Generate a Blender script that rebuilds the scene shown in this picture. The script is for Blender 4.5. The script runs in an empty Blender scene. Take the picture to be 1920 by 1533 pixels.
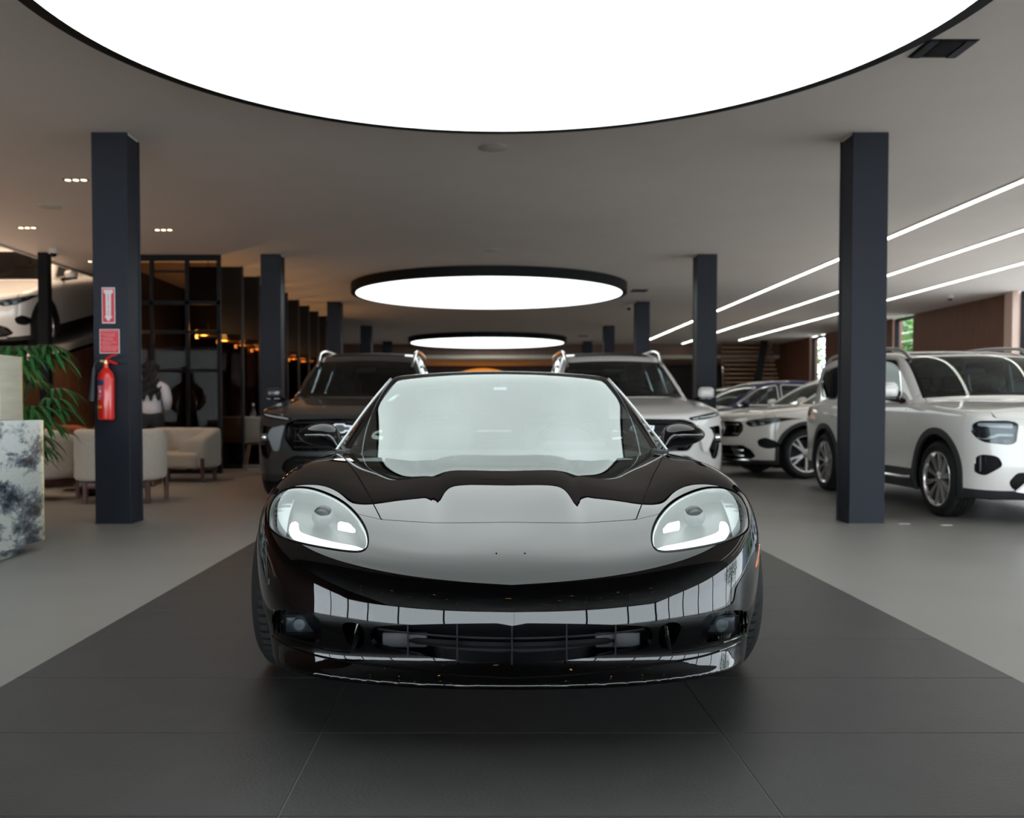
import bpy, bmesh, math, random
import numpy as np
from mathutils import Vector, Matrix, Euler

# ---------------------------------------------------------------- camera, world, exposure
scene = bpy.context.scene
COL = scene.collection
PI = math.pi
R_ = math.radians

cam_data = bpy.data.cameras.new('camera')
cam = bpy.data.objects.new('camera', cam_data)
COL.objects.link(cam)
scene.camera = cam
cam.location = (0.0, 0.0, 1.0)
cam.rotation_euler = (R_(90 - 1.67), 0, 0)
cam_data.sensor_width = 36.0
cam_data.lens = 36.0 * 1780.0 / 1920.0
cam_data.shift_x = 50.0 / 1920.0
cam_data.shift_y = 52.5 / 1920.0
cam_data.clip_start = 0.05
cam_data.clip_end = 400
cam_data.dof.use_dof = True
cam_data.dof.focus_distance = 3.15
cam_data.dof.aperture_fstop = 3.2

world = bpy.data.worlds.new('overcast_sky')
scene.world = world
world.use_nodes = True
wn = world.node_tree.nodes
bgn = wn['Background']
bgn.inputs[0].default_value = (0.90, 0.94, 1.0, 1)
bgn.inputs[1].default_value = 9.5

scene.view_settings.view_transform = 'Standard'
scene.view_settings.look = 'None'
scene.view_settings.exposure = 0.0
scene.view_settings.gamma = 1.0
scene.view_settings.use_curve_mapping = False
scene.cycles.use_denoising = True
scene.cycles.denoising_prefilter = 'ACCURATE'
scene.cycles.max_bounces = 8
scene.cycles.diffuse_bounces = 4
scene.cycles.glossy_bounces = 4
scene.cycles.transparent_max_bounces = 12
scene.cycles.sample_clamp_indirect = 6.0
scene.cycles.caustics_reflective = False
scene.cycles.caustics_refractive = False
DISC_L = 2.7          # luminance of the round stretch ceilings
random.seed(7)
# ---------------------------------------------------------------- implicit-surface modelling engine
def _nat(xk):
    n = len(xk); A = np.zeros((n, n)); B = np.zeros((n, n)); A[0, 0] = A[-1, -1] = 1
    for i in range(1, n - 1):
        h0 = xk[i] - xk[i-1]; h1 = xk[i+1] - xk[i]
        A[i, i-1] = h0 / 6; A[i, i] = (h0 + h1) / 3; A[i, i+1] = h1 / 6
        B[i, i-1] = 1 / h0; B[i, i] = -1 / h0 - 1 / h1; B[i, i+1] = 1 / h1
    return np.linalg.solve(A, B)

class Ax:
    """cardinal natural cubic splines on knots; even=True mirrors the knots at the first one"""
    def __init__(s, k, even=False):
        k = np.asarray(k, float); s.even = even; s.n = len(k)
        s.kk = np.concatenate([-k[:0:-1] + 2 * k[0], k]) if even else k
        s.M = _nat(s.kk)
    def W(s, x):
        x = np.clip(np.ravel(x), s.kk[0], s.kk[-1])
        i = np.clip(np.searchsorted(s.kk, x, side='right') - 1, 0, len(s.kk) - 2)
        h = s.kk[i+1] - s.kk[i]; b = (x - s.kk[i]) / h; a = 1 - b
        W = ((a**3 - a) * h * h / 6)[:, None] * s.M[i] + ((b**3 - b) * h * h / 6)[:, None] * s.M[i+1]
        r = np.arange(len(x)); W[r, i] += a; W[r, i+1] += b
        if s.even:
            n = s.n; V = W[:, n-1:].copy(); V[:, 1:] += W[:, n-2::-1][:, :n-1]; return V
        return W

class S1:
    def __init__(s, k, v, even=False): s.a = Ax(k, even); s.v = np.asarray(v, float)
    def __call__(s, x): return (s.a.W(x) @ s.v).reshape(np.shape(x))

class S2:
    def __init__(s, ka, kb, C, even=False): s.a = Ax(ka, even); s.b = Ax(kb); s.C = np.asarray(C, float)
    def __call__(s, a, b):
        if a.shape == b.shape and a.ndim == 1:
            return np.einsum('ni,ni->n', s.a.W(a) @ s.C, s.b.W(b))
        o = s.a.W(a) @ s.C @ s.b.W(b).T
        sa = [d if d > 1 else 1 for d in a.shape]; sb = list(b.shape)
        ia = int(np.argmax(sa)); ib = int(np.argmax(sb)); sh = [1, 1, 1]
        if ia > ib: o = o.T
        sh[ia] = a.size; sh[ib] = b.size
        return o.reshape(sh)

def smax(a, b, k):
    h = np.maximum(k - np.abs(a - b), 0) / k
    return np.maximum(a, b) + h * h * h * k / 6
def smin(a, b, k): return -smax(-a, -b, k)

class M3:
    def __init__(s, V, T, N): s.V, s.T, s.N = V, T, N
    def compact(s):
        if len(s.T) == 0: return M3(s.V[:0], s.T, s.N[:0])
        u, inv = np.unique(s.T.ravel(), return_inverse=True)
        return M3(s.V[u], inv.reshape(-1, 3), s.N[u])
    def split(s, g):
        """(part where g<0, part where g>0), cut exactly along g=0"""
        g = np.where(np.abs(g) < 1e-7, 1e-7, g); neg = g < 0
        c = neg[s.T].sum(1)
        A = s.T[c == 3]; B = s.T[c == 0]; X = s.T[(c == 1) | (c == 2)]
        if len(X) == 0: return M3(s.V, A, s.N).compact(), M3(s.V, B, s.N).compact()
        sx = neg[X]; lone = np.where(sx.sum(1) == 1, np.argmax(sx, 1), np.argmin(sx, 1))
        r = np.arange(len(X)); a = X[r, lone]; b = X[r, (lone+1) % 3]; d = X[r, (lone+2) % 3]
        n = len(s.V); key = np.concatenate([np.minimum(a, b) * n + np.maximum(a, b), np.minimum(a, d) * n + np.maximum(a, d)])
        u, inv = np.unique(key, return_inverse=True); i = u // n; j = u % n
        t = (g[i] / (g[i] - g[j]))[:, None]
        Vn = s.V[i] * (1-t) + s.V[j] * t; Nn = s.N[i] * (1-t) + s.N[j] * t
        Nn /= np.linalg.norm(Nn, axis=1)[:, None] + 1e-12
        V = np.vstack([s.V, Vn]); N = np.vstack([s.N, Nn]); ab = n + inv[:len(X)]; ad = n + inv[len(X):]
        t1 = np.stack([a, ab, ad], 1); t2 = np.stack([ab, b, d], 1); t3 = np.stack([ab, d, ad], 1); L = neg[a]
        Ta = np.vstack([A, t1[L], t2[~L], t3[~L]]); Tb = np.vstack([B, t1[~L], t2[L], t3[L]])
        return M3(V, Ta, N).compact(), M3(V, Tb, N).compact()
    def inset(s, d): return M3(s.V - s.N * d, s.T, s.N)
    def flip(s): return M3(s.V, s.T[:, ::-1], -s.N)
    def skirt(s, depth):
        """thickness: walls along the open edges, going depth inward"""
        E = np.vstack([s.T[:, [0, 1]], s.T[:, [1, 2]], s.T[:, [2, 0]]]).astype(np.int64)
        n = len(s.V); k = E[:, 0] * n + E[:, 1]; kr = E[:, 1] * n + E[:, 0]
        E = E[~np.isin(k, kr)]
        if len(E) == 0: return s
        d = s.V[E[:, 1]] - s.V[E[:, 0]]; on = np.cross(d, s.N[E[:, 0]])
        on /= np.linalg.norm(on, axis=1)[:, None] + 1e-12
        acc = np.zeros_like(s.V); np.add.at(acc, E[:, 0], on); np.add.at(acc, E[:, 1], on)
        u, inv = np.unique(E.ravel(), return_inverse=True); inv = inv.reshape(-1, 2)
        nn = acc[u]; nn /= np.linalg.norm(nn, axis=1)[:, None] + 1e-12
        m = len(u); V = np.vstack([s.V, s.V[u], s.V[u] - s.N[u] * depth]); N = np.vstack([s.N, nn, nn])
        i = n + inv[:, 0]; j = n + inv[:, 1]
        T = np.vstack([s.T, np.stack([j, i, i + m], 1), np.stack([j, i + m, j + m], 1)])
        return M3(V, T, N)
    def merge(s, o): return M3(np.vstack([s.V, o.V]), np.vstack([s.T, o.T + len(s.V)]), np.vstack([s.N, o.N]))

def nets(f, lo, hi, step, newton=4):
    """surface nets on a regular grid, then projected on f=0; normals are the gradient of f"""
    ax = [np.arange(lo[i], hi[i] + step[i] * .5, step[i]) for i in range(3)]
    F = np.broadcast_to(f(ax[0][:, None, None], ax[1][None, :, None], ax[2][None, None, :]), [len(a) for a in ax])
    S = F < 0; nx, ny, nz = F.shape
    cs = lambda A, i, j, k: A[i:nx-1+i, j:ny-1+j, k:nz-1+k]
    cnt = sum(cs(S, i, j, k).astype(np.int8) for i in (0, 1) for j in (0, 1) for k in (0, 1))
    act = (cnt > 0) & (cnt < 8); ci = np.argwhere(act); idx = -np.ones(act.shape, np.int64); idx[act] = np.arange(len(ci))
    P = np.zeros((len(ci), 3)); w = np.zeros(len(ci))
    for a in range(3):
        o1, o2 = [b for b in range(3) if b != a]
        for p in (0, 1):
            for q in (0, 1):
                c0 = np.zeros(3, int); c0[o1] = p; c0[o2] = q; c1 = c0.copy(); c1[a] = 1
                f0 = F[tuple((ci + c0).T)]; f1 = F[tuple((ci + c1).T)]; x = (f0 < 0) != (f1 < 0)
                t = np.where(x, f0 / np.where(x, f0 - f1, 1), 0)
                pt = np.tile(c0.astype(float), (len(ci), 1)); pt[:, a] = t
                P[x] += pt[x]; w[x] += 1
    V = np.array(lo) + (ci + P / w[:, None]) * np.array(step)
    T = []
    for a in range(3):
        b, c = (a + 1) % 3, (a + 2) % 3
        sl0 = [slice(None)] * 3; sl1 = [slice(None)] * 3; sl0[a] = slice(0, -1); sl1[a] = slice(1, None)
        x = S[tuple(sl0)] != S[tuple(sl1)]; e = np.argwhere(x)
        e = e[(e[:, b] > 0) & (e[:, c] > 0) & (e[:, b] < F.shape[b] - 1) & (e[:, c] < F.shape[c] - 1)]
        ins = S[tuple(e.T)]
        def at(db, dc):
            k = e.copy(); k[:, b] -= db; k[:, c] -= dc; return idx[tuple(k.T)]
        q = np.stack([at(1, 1), at(0, 1), at(0, 0), at(1, 0)], 1)
        q = np.where(ins[:, None], q, q[:, ::-1]); T += [q[:, [0, 1, 2]], q[:, [0, 2, 3]]]
    T = np.vstack(T)
    def grad(V):
        e = 4e-4; G = np.zeros_like(V)
        for a in range(3):
            d = np.zeros(3); d[a] = e
            G[:, a] = (f(*(V + d).T) - f(*(V - d).T)) / (2 * e)
        return G
    for _ in range(newton):
        G = grad(V); st = (f(*V.T) / ((G * G).sum(1) + 1e-9))[:, None] * G
        m = np.linalg.norm(st, axis=1)[:, None]; V = V - st * np.minimum(1, max(step) / (m + 1e-12))
    G = grad(V); N = G / (np.linalg.norm(G, axis=1)[:, None] + 1e-12)
    return M3(V, T, N)

def psd(px, py, poly):
    """signed distance to a closed polygon, negative inside"""
    P = np.asarray(poly, float); d = np.full(px.shape, 1e9); ins = np.zeros(px.shape, bool)
    for i in range(len(P)):
        a = P[i]; b = P[(i+1) % len(P)]; ex, ey = b - a; L = ex*ex + ey*ey + 1e-12
        t = np.clip(((px - a[0]) * ex + (py - a[1]) * ey) / L, 0, 1)
        d = np.minimum(d, (px - a[0] - t*ex)**2 + (py - a[1] - t*ey)**2)
        if a[1] != b[1]: ins ^= ((a[1] > py) != (b[1] > py)) & (px < ex * (py - a[1]) / ey + a[0])
    d = np.sqrt(d); return np.where(ins, -d, d)
def lsd(px, py, line):
    """distance to an open polyline"""
    P = np.asarray(line, float); d = np.full(px.shape, 1e9)
    for a, b in zip(P[:-1], P[1:]):
        ex, ey = b - a; L = ex*ex + ey*ey + 1e-12
        t = np.clip(((px - a[0]) * ex + (py - a[1]) * ey) / L, 0, 1)
        d = np.minimum(d, (px - a[0] - t*ex)**2 + (py - a[1] - t*ey)**2)
    return np.sqrt(d)
def chaikin(P, n=3, closed=True):
    P = np.asarray(P, float)
    for _ in range(n):
        if closed:
            Q = np.roll(P, -1, 0); P = np.stack([P * .75 + Q * .25, P * .25 + Q * .75], 1).reshape(-1, 2)
        else:
            A, B = P[:-1], P[1:]; P = np.vstack([P[:1], np.stack([A * .75 + B * .25, A * .25 + B * .75], 1).reshape(-1, 2), P[-1:]])
    return P
def fil(P, r=.035, n=5):
    """round the corners of a closed polygon with radius about r"""
    P = np.asarray(P, float); O = []
    for i in range(len(P)):
        p = P[i]; a = P[i-1] - p; b = P[(i+1) % len(P)] - p; la, lb = np.hypot(*a), np.hypot(*b); q = min(r, la * .45, lb * .45)
        A = p + a / la * q; B = p + b / lb * q
        for t in np.linspace(0, 1, n): O.append(A * (1-t)**2 + p * 2 * t * (1-t) + B * t * t)
    return np.array(O)
def off(P, d):
    """offset a closed polygon outward by d (inward when negative)"""
    P = np.asarray(P, float); Q = np.roll(P, -1, 0); O = np.roll(P, 1, 0); t = Q - O
    t /= np.linalg.norm(t, axis=1)[:, None] + 1e-12
    ar = np.sum(P[:, 0] * Q[:, 1] - Q[:, 0] * P[:, 1]); n = np.stack([t[:, 1], -t[:, 0]], 1) * (1 if ar > 0 else -1)
    return P + n * d
# ---------------------------------------------------------------- materials
def mat(name, col, rough=.5, metal=0., spec=.5, coat=0., coat_r=.02, noise=0., nscale=8., emit=None, es=0., bump=0., bscale=200., stretch=None, trans=0., sheen=0.):
    m = bpy.data.materials.new(name); m.use_nodes = True; nt = m.node_tree; b = nt.nodes['Principled BSDF']
    b.inputs['Base Color'].default_value = (*col, 1); b.inputs['Roughness'].default_value = rough
    b.inputs['Metallic'].default_value = metal; b.inputs['Specular IOR Level'].default_value = spec
    b.inputs['Coat Weight'].default_value = coat; b.inputs['Coat Roughness'].default_value = coat_r
    b.inputs['Transmission Weight'].default_value = trans; b.inputs['Sheen Weight'].default_value = sheen
    if emit: b.inputs['Emission Color'].default_value = (*emit, 1); b.inputs['Emission Strength'].default_value = es
    if noise or bump:
        tc = nt.nodes.new('ShaderNodeTexCoord'); mp = nt.nodes.new('ShaderNodeMapping')
        nt.links.new(tc.outputs['Object'], mp.inputs[0])
        if stretch: mp.inputs['Scale'].default_value = stretch
    if noise:
        n = nt.nodes.new('ShaderNodeTexNoise'); n.inputs['Scale'].default_value = nscale; n.inputs['Detail'].default_value = 6
        r = nt.nodes.new('ShaderNodeMix'); r.data_type = 'RGBA'
        r.inputs[6].default_value = (*[c * (1 - noise) for c in col], 1); r.inputs[7].default_value = (*[min(1, c * (1 + noise)) for c in col], 1)
        nt.links.new(mp.outputs[0], n.inputs['Vector']); nt.links.new(n.outputs['Fac'], r.inputs[0]); nt.links.new(r.outputs[2], b.inputs['Base Color'])
    if bump:
        n2 = nt.nodes.new('ShaderNodeTexNoise'); n2.inputs['Scale'].default_value = bscale; n2.inputs['Detail'].default_value = 4
        bp = nt.nodes.new('ShaderNodeBump'); bp.inputs['Strength'].default_value = bump; bp.inputs['Distance'].default_value = .01
        nt.links.new(mp.outputs[0], n2.inputs['Vector']); nt.links.new(n2.outputs['Fac'], bp.inputs['Height']); nt.links.new(bp.outputs[0], b.inputs['Normal'])
    return m
def glass(name, tint, ior=1.75, rough=0.0):
    m = bpy.data.materials.new(name); m.use_nodes = True; nt = m.node_tree; nt.nodes.clear(); N = nt.nodes.new
    o = N('ShaderNodeOutputMaterial'); mx = N('ShaderNodeMixShader'); t = N('ShaderNodeBsdfTransparent'); g = N('ShaderNodeBsdfGlossy'); f = N('ShaderNodeFresnel')
    t.inputs[0].default_value = (*tint, 1); g.inputs[0].default_value = (.93, 1, .99, 1); g.inputs['Roughness'].default_value = rough; f.inputs[0].default_value = ior
    ge = N('ShaderNodeNewGeometry'); fm = N('ShaderNodeMix'); fm.data_type = 'FLOAT'; ib = N('ShaderNodeMath'); ib.operation = 'SUBTRACT'; ib.inputs[0].default_value = 1
    # seen from inside the pane the surface behaves the same as from outside
    fl = N('ShaderNodeVectorMath'); fl.operation = 'SCALE'; sg = N('ShaderNodeMath'); sg.operation = 'MULTIPLY_ADD'; sg.inputs[1].default_value = -2; sg.inputs[2].default_value = 1
    lw = N('ShaderNodeVectorMath'); lw.operation = 'DOT_PRODUCT'; nt.links.new(ge.outputs['Incoming'], lw.inputs[0]); nt.links.new(ge.outputs['Normal'], lw.inputs[1])
    ab = N('ShaderNodeMath'); ab.operation = 'ABSOLUTE'; nt.links.new(lw.outputs['Value'], ab.inputs[0])
    om = N('ShaderNodeMath'); om.operation = 'SUBTRACT'; om.inputs[0].default_value = 1; nt.links.new(ab.outputs[0], om.inputs[1])
    pw = N('ShaderNodeMath'); pw.operation = 'POWER'; pw.inputs[1].default_value = 5; nt.links.new(om.outputs[0], pw.inputs[0])
    f0 = ((ior - 1) / (ior + 1)) ** 2
    ma = N('ShaderNodeMath'); ma.operation = 'MULTIPLY_ADD'; ma.inputs[1].default_value = 1 - f0; ma.inputs[2].default_value = f0; nt.links.new(pw.outputs[0], ma.inputs[0])
    for n in (f, fm, ib, fl, sg): nt.nodes.remove(n)
    nt.links.new(ma.outputs[0], mx.inputs[0]); nt.links.new(t.outputs[0], mx.inputs[1]); nt.links.new(g.outputs[0], mx.inputs[2]); nt.links.new(mx.outputs[0], o.inputs[0])
    return m

MT = dict(
    black_paint=mat('black_paint', (.0012, .0012, .0014), .5, spec=0., coat=1., coat_r=.008),
    gray_paint=mat('dark_gray_metallic_paint', (.085, .087, .095), .35, metal=.7, coat=1., coat_r=.02, noise=.1, nscale=400),
    white_paint=mat('white_paint', (.80, .775, .745), .4, spec=.3, coat=1., coat_r=.02),
    white_paint2=mat('warm_white_paint', (.80, .75, .70), .4, spec=.3, coat=1., coat_r=.02),
    blue_paint=mat('blue_paint', (.003, .005, .05), .4, spec=.3, coat=1., coat_r=.02),
    gloss_black=mat('gloss_black_trim', (.003, .003, .004), .06, spec=.4),
    matt_black=mat('matt_black_plastic', (.006, .006, .007), .6, spec=.2, bump=.1, bscale=600),
    cladding=mat('dark_plastic_cladding', (.02, .021, .024), .5, bump=.15, bscale=500),
    rubber=mat('tyre_rubber', (.010, .010, .010), .7, spec=.25, bump=.2, bscale=300),
    chrome=mat('chrome', (.85, .85, .87), .12, metal=1.),
    emblem_metal=mat('emblem_metal', (.38, .38, .40), .3, metal=1.),
    satin=mat('satin_silver', (.55, .56, .58), .28, metal=1.),
    rim=mat('machined_rim', (.72, .70, .70), .25, metal=.9, noise=.1, nscale=30),
    dark_metal=mat('dark_metal', (.06, .06, .065), .4, metal=.8),
    lamp_inner=mat('lamp_reflector', (.10, .105, .105), .35, metal=.2, noise=.15, nscale=60),
    lamp_dark=mat('lamp_dark_inner', (.03, .03, .035), .25, metal=.3),
    drl=mat('daytime_light', (.9, .9, .9), .3, emit=(1, 1, 1), es=1.6),
    drl_dim=mat('unlit_light_bar', (.42, .45, .47), .25, spec=.6),
    drl_soft=mat('white_light_guide', (.80, .82, .84), .3, coat=.5),
    amber=mat('amber_reflector', (.8, .16, .01), .25, coat=1, emit=(1, .2, .02), es=.25),
    red_lamp=mat('red_tail_lamp', (.45, .01, .01), .2, coat=1),
    glass_w=glass('windshield_glass', (.80, .88, .85), 2.8),
    glass_d=glass('tinted_car_glass', (.32, .36, .36), 1.6),
    glass_p=glass('privacy_glass', (.03, .035, .035), 1.55),
    lens=glass('lamp_lens', (.93, .95, .95), 1.8),
    glass_s=glass('tinted_side_glass', (.035, .045, .045), 1.5),
    lens_d=glass('clear_lamp_cover', (.85, .88, .9), 1.38),
    silver_paint=mat('silver_blade', (.30, .31, .33), .3, metal=.6, coat=.6),
    label_green=mat('green_sticker', (.03, .25, .12), .5),
    pane=glass('window_pane', (.90, .93, .93), 1.5),
    seat=mat('black_leather', (.03, .03, .032), .5, bump=.1, bscale=150),
    cabin=mat('cabin_liner', (.035, .035, .037), .8, noise=.2, nscale=20),
    plastic_film=mat('plastic_film', (.5, .55, .55), .25, noise=.4, nscale=14, stretch=(4, 4, 1)),
)
# ---------------------------------------------------------------- object helpers
def mesh_obj(name, V, T, N=None, m=None, parent=None, loc=None):
    me = bpy.data.meshes.new(name); V = np.asarray(V, np.float32); T = np.asarray(T, np.int32)
    me.vertices.add(len(V)); me.vertices.foreach_set('co', V.ravel())
    me.loops.add(len(T) * 3); me.loops.foreach_set('vertex_index', T.ravel())
    me.polygons.add(len(T)); me.polygons.foreach_set('loop_start', np.arange(0, len(T) * 3, 3, dtype=np.int32))
    me.polygons.foreach_set('use_smooth', np.ones(len(T), bool)); me.update(calc_edges=True)
    if N is not None: me.normals_split_custom_set_from_vertices(np.asarray(N, np.float32))
    o = bpy.data.objects.new(name, me); COL.objects.link(o)
    if m is not None: me.materials.append(MT[m] if isinstance(m, str) else m)
    if parent is not None: o.parent = parent
    if loc is not None: o.location = loc
    return o
def put(name, M, m, parent=None): return mesh_obj(name, M.V, M.T, M.N, m, parent)
def tag(o, label=None, cat=None, group=None, kind=None):
    for k, v in (('label', label), ('category', cat), ('group', group), ('kind', kind)):
        if v: o[k] = v
    return o
def thing(name, label, cat, loc=(0, 0, 0), rz=0., group=None, rx=0.):
    o = bpy.data.objects.new(name, None); COL.objects.link(o); o.location = loc; o.rotation_euler = (rx, 0, rz)
    o.empty_display_size = .1
    return tag(o, label, cat, group)
def fin(name, bm, m, parent=None, smooth=True, ang=35, loc=None, rot=None):
    bmesh.ops.recalc_face_normals(bm, faces=bm.faces)
    me = bpy.data.meshes.new(name); bm.to_mesh(me); bm.free()
    me.materials.append(MT[m] if isinstance(m, str) else m)
    if smooth:
        me.polygons.foreach_set('use_smooth', [True] * len(me.polygons)); me.set_sharp_from_angle(angle=R_(ang))
    o = bpy.data.objects.new(name, me); COL.objects.link(o)
    if parent is not None: o.parent = parent
    if loc is not None: o.location = loc
    if rot is not None: o.rotation_euler = rot
    return o
def bx(bm, x0, x1, y0, y1, z0, z1, bev=0., seg=2):
    r = bmesh.ops.create_cube(bm, size=1.0); vs = r['verts']
    for v in vs: v.co = Vector(((x0 + x1) / 2 + v.co.x * (x1 - x0), (y0 + y1) / 2 + v.co.y * (y1 - y0), (z0 + z1) / 2 + v.co.z * (z1 - z0)))
    if bev: bmesh.ops.bevel(bm, geom=list({e for v in vs for e in v.link_edges}), offset=bev, segments=seg, profile=.5, affect='EDGES')
    return bm
def box(name, x0, x1, y0, y1, z0, z1, m, parent=None, bev=0., seg=2, **k):
    return fin(name, bx(bmesh.new(), x0, x1, y0, y1, z0, z1, bev, seg), m, parent, **k)
def cyl(bm, p, q, r0, r1=None, seg=16, cap=True):
    p = Vector(p); q = Vector(q); r1 = r0 if r1 is None else r1; d = q - p
    mt = Matrix.Translation((p + q) / 2) @ d.to_track_quat('Z', 'Y').to_matrix().to_4x4()
    bmesh.ops.create_cone(bm, cap_ends=cap, segments=seg, radius1=max(r0, 1e-4), radius2=max(r1, 1e-4), depth=d.length, matrix=mt)
    return bm
def tube(bm, pts, r, seg=8):
    pts = [Vector(p) for p in pts]; rings = []; up = Vector((0, 0, 1)); rr = r if isinstance(r, (list, tuple)) else [r] * len(pts)
    for i, p in enumerate(pts):
        t = (pts[min(i+1, len(pts)-1)] - pts[max(i-1, 0)]).normalized()
        a = t.cross(up); a = a.normalized() if a.length > 1e-3 else Vector((1, 0, 0)); b = t.cross(a)
        rings.append([bm.verts.new(p + (a * math.cos(2*PI*k/seg) + b * math.sin(2*PI*k/seg)) * rr[i]) for k in range(seg)])
    for A, B in zip(rings[:-1], rings[1:]):
        for k in range(seg): bm.faces.new((A[k], A[(k+1) % seg], B[(k+1) % seg], B[k]))
    bm.faces.new(rings[0]); bm.faces.new(rings[-1][::-1]); return bm
def lathe(bm, prof, seg=32, axis='z', c=(0, 0, 0)):
    rings = []
    for r, h in prof:
        ring = []
        for k in range(seg):
            a = 2 * PI * k / seg; u, v = r * math.cos(a), r * math.sin(a)
            co = (u, v, h) if axis == 'z' else ((h, u, v) if axis == 'x' else (u, h, v))
            ring.append(bm.verts.new(Vector(co) + Vector(c)))
        rings.append(ring)
    for A, B in zip(rings[:-1], rings[1:]):
        for k in range(seg): bm.faces.new((A[k], A[(k+1) % seg], B[(k+1) % seg], B[k]))
    return bm
def prism(bm, poly, a0, a1, axis='y'):
    """extrude a 2D polygon along an axis between a0 and a1"""
    f = {'y': lambda p, a: (p[0], a, p[1]), 'x': lambda p, a: (a, p[0], p[1]), 'z': lambda p, a: (p[0], p[1], a)}[axis]
    A = [bm.verts.new(f(p, a0)) for p in poly]; B = [bm.verts.new(f(p, a1)) for p in poly]; n = len(A)
    bm.faces.new(A); bm.faces.new(B[::-1])
    for i in range(n): bm.faces.new((A[i], B[i], B[(i+1) % n], A[(i+1) % n]))
    return bm
def copy_tree(o, loc=None, rz=None, label=None):
    def rec(a, par):
        c = a.copy(); COL.objects.link(c); c.parent = par
        for ch in list(a.children): rec(ch, c)
        return c
    c = rec(o, None)
    if loc is not None: c.location = loc
    if rz is not None: c.rotation_euler.z = rz
    if label: c['label'] = label
    return c
def recolor(root, swap):
    """give a copied thing its own paint: mesh copies for the parts that carry a swapped material"""
    for o in root.children_recursive:
        if o.type == 'MESH' and o.data.materials and o.data.materials[0] and o.data.materials[0].name in swap:
            me = o.data.copy(); me.materials[0] = MT[swap[o.data.materials[0].name]]; o.data = me
def text_mesh(name, s, size, m, parent, loc, rot=(PI/2, 0, 0), ext=.0006, align='CENTER'):
    c = bpy.data.curves.new(name, 'FONT'); c.body = s; c.size = size; c.extrude = ext; c.align_x = align; c.align_y = 'CENTER'
    o = bpy.data.objects.new(name, c); COL.objects.link(o); bpy.context.view_layer.update()
    me = bpy.data.meshes.new_from_object(o.evaluated_get(bpy.context.evaluated_depsgraph_get())); bpy.data.objects.remove(o)
    me.materials.clear(); me.materials.append(MT[m] if isinstance(m, str) else m)
    t = bpy.data.objects.new(name, me); COL.objects.link(t); t.parent = parent; t.location = loc; t.rotation_euler = rot
    return t
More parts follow.
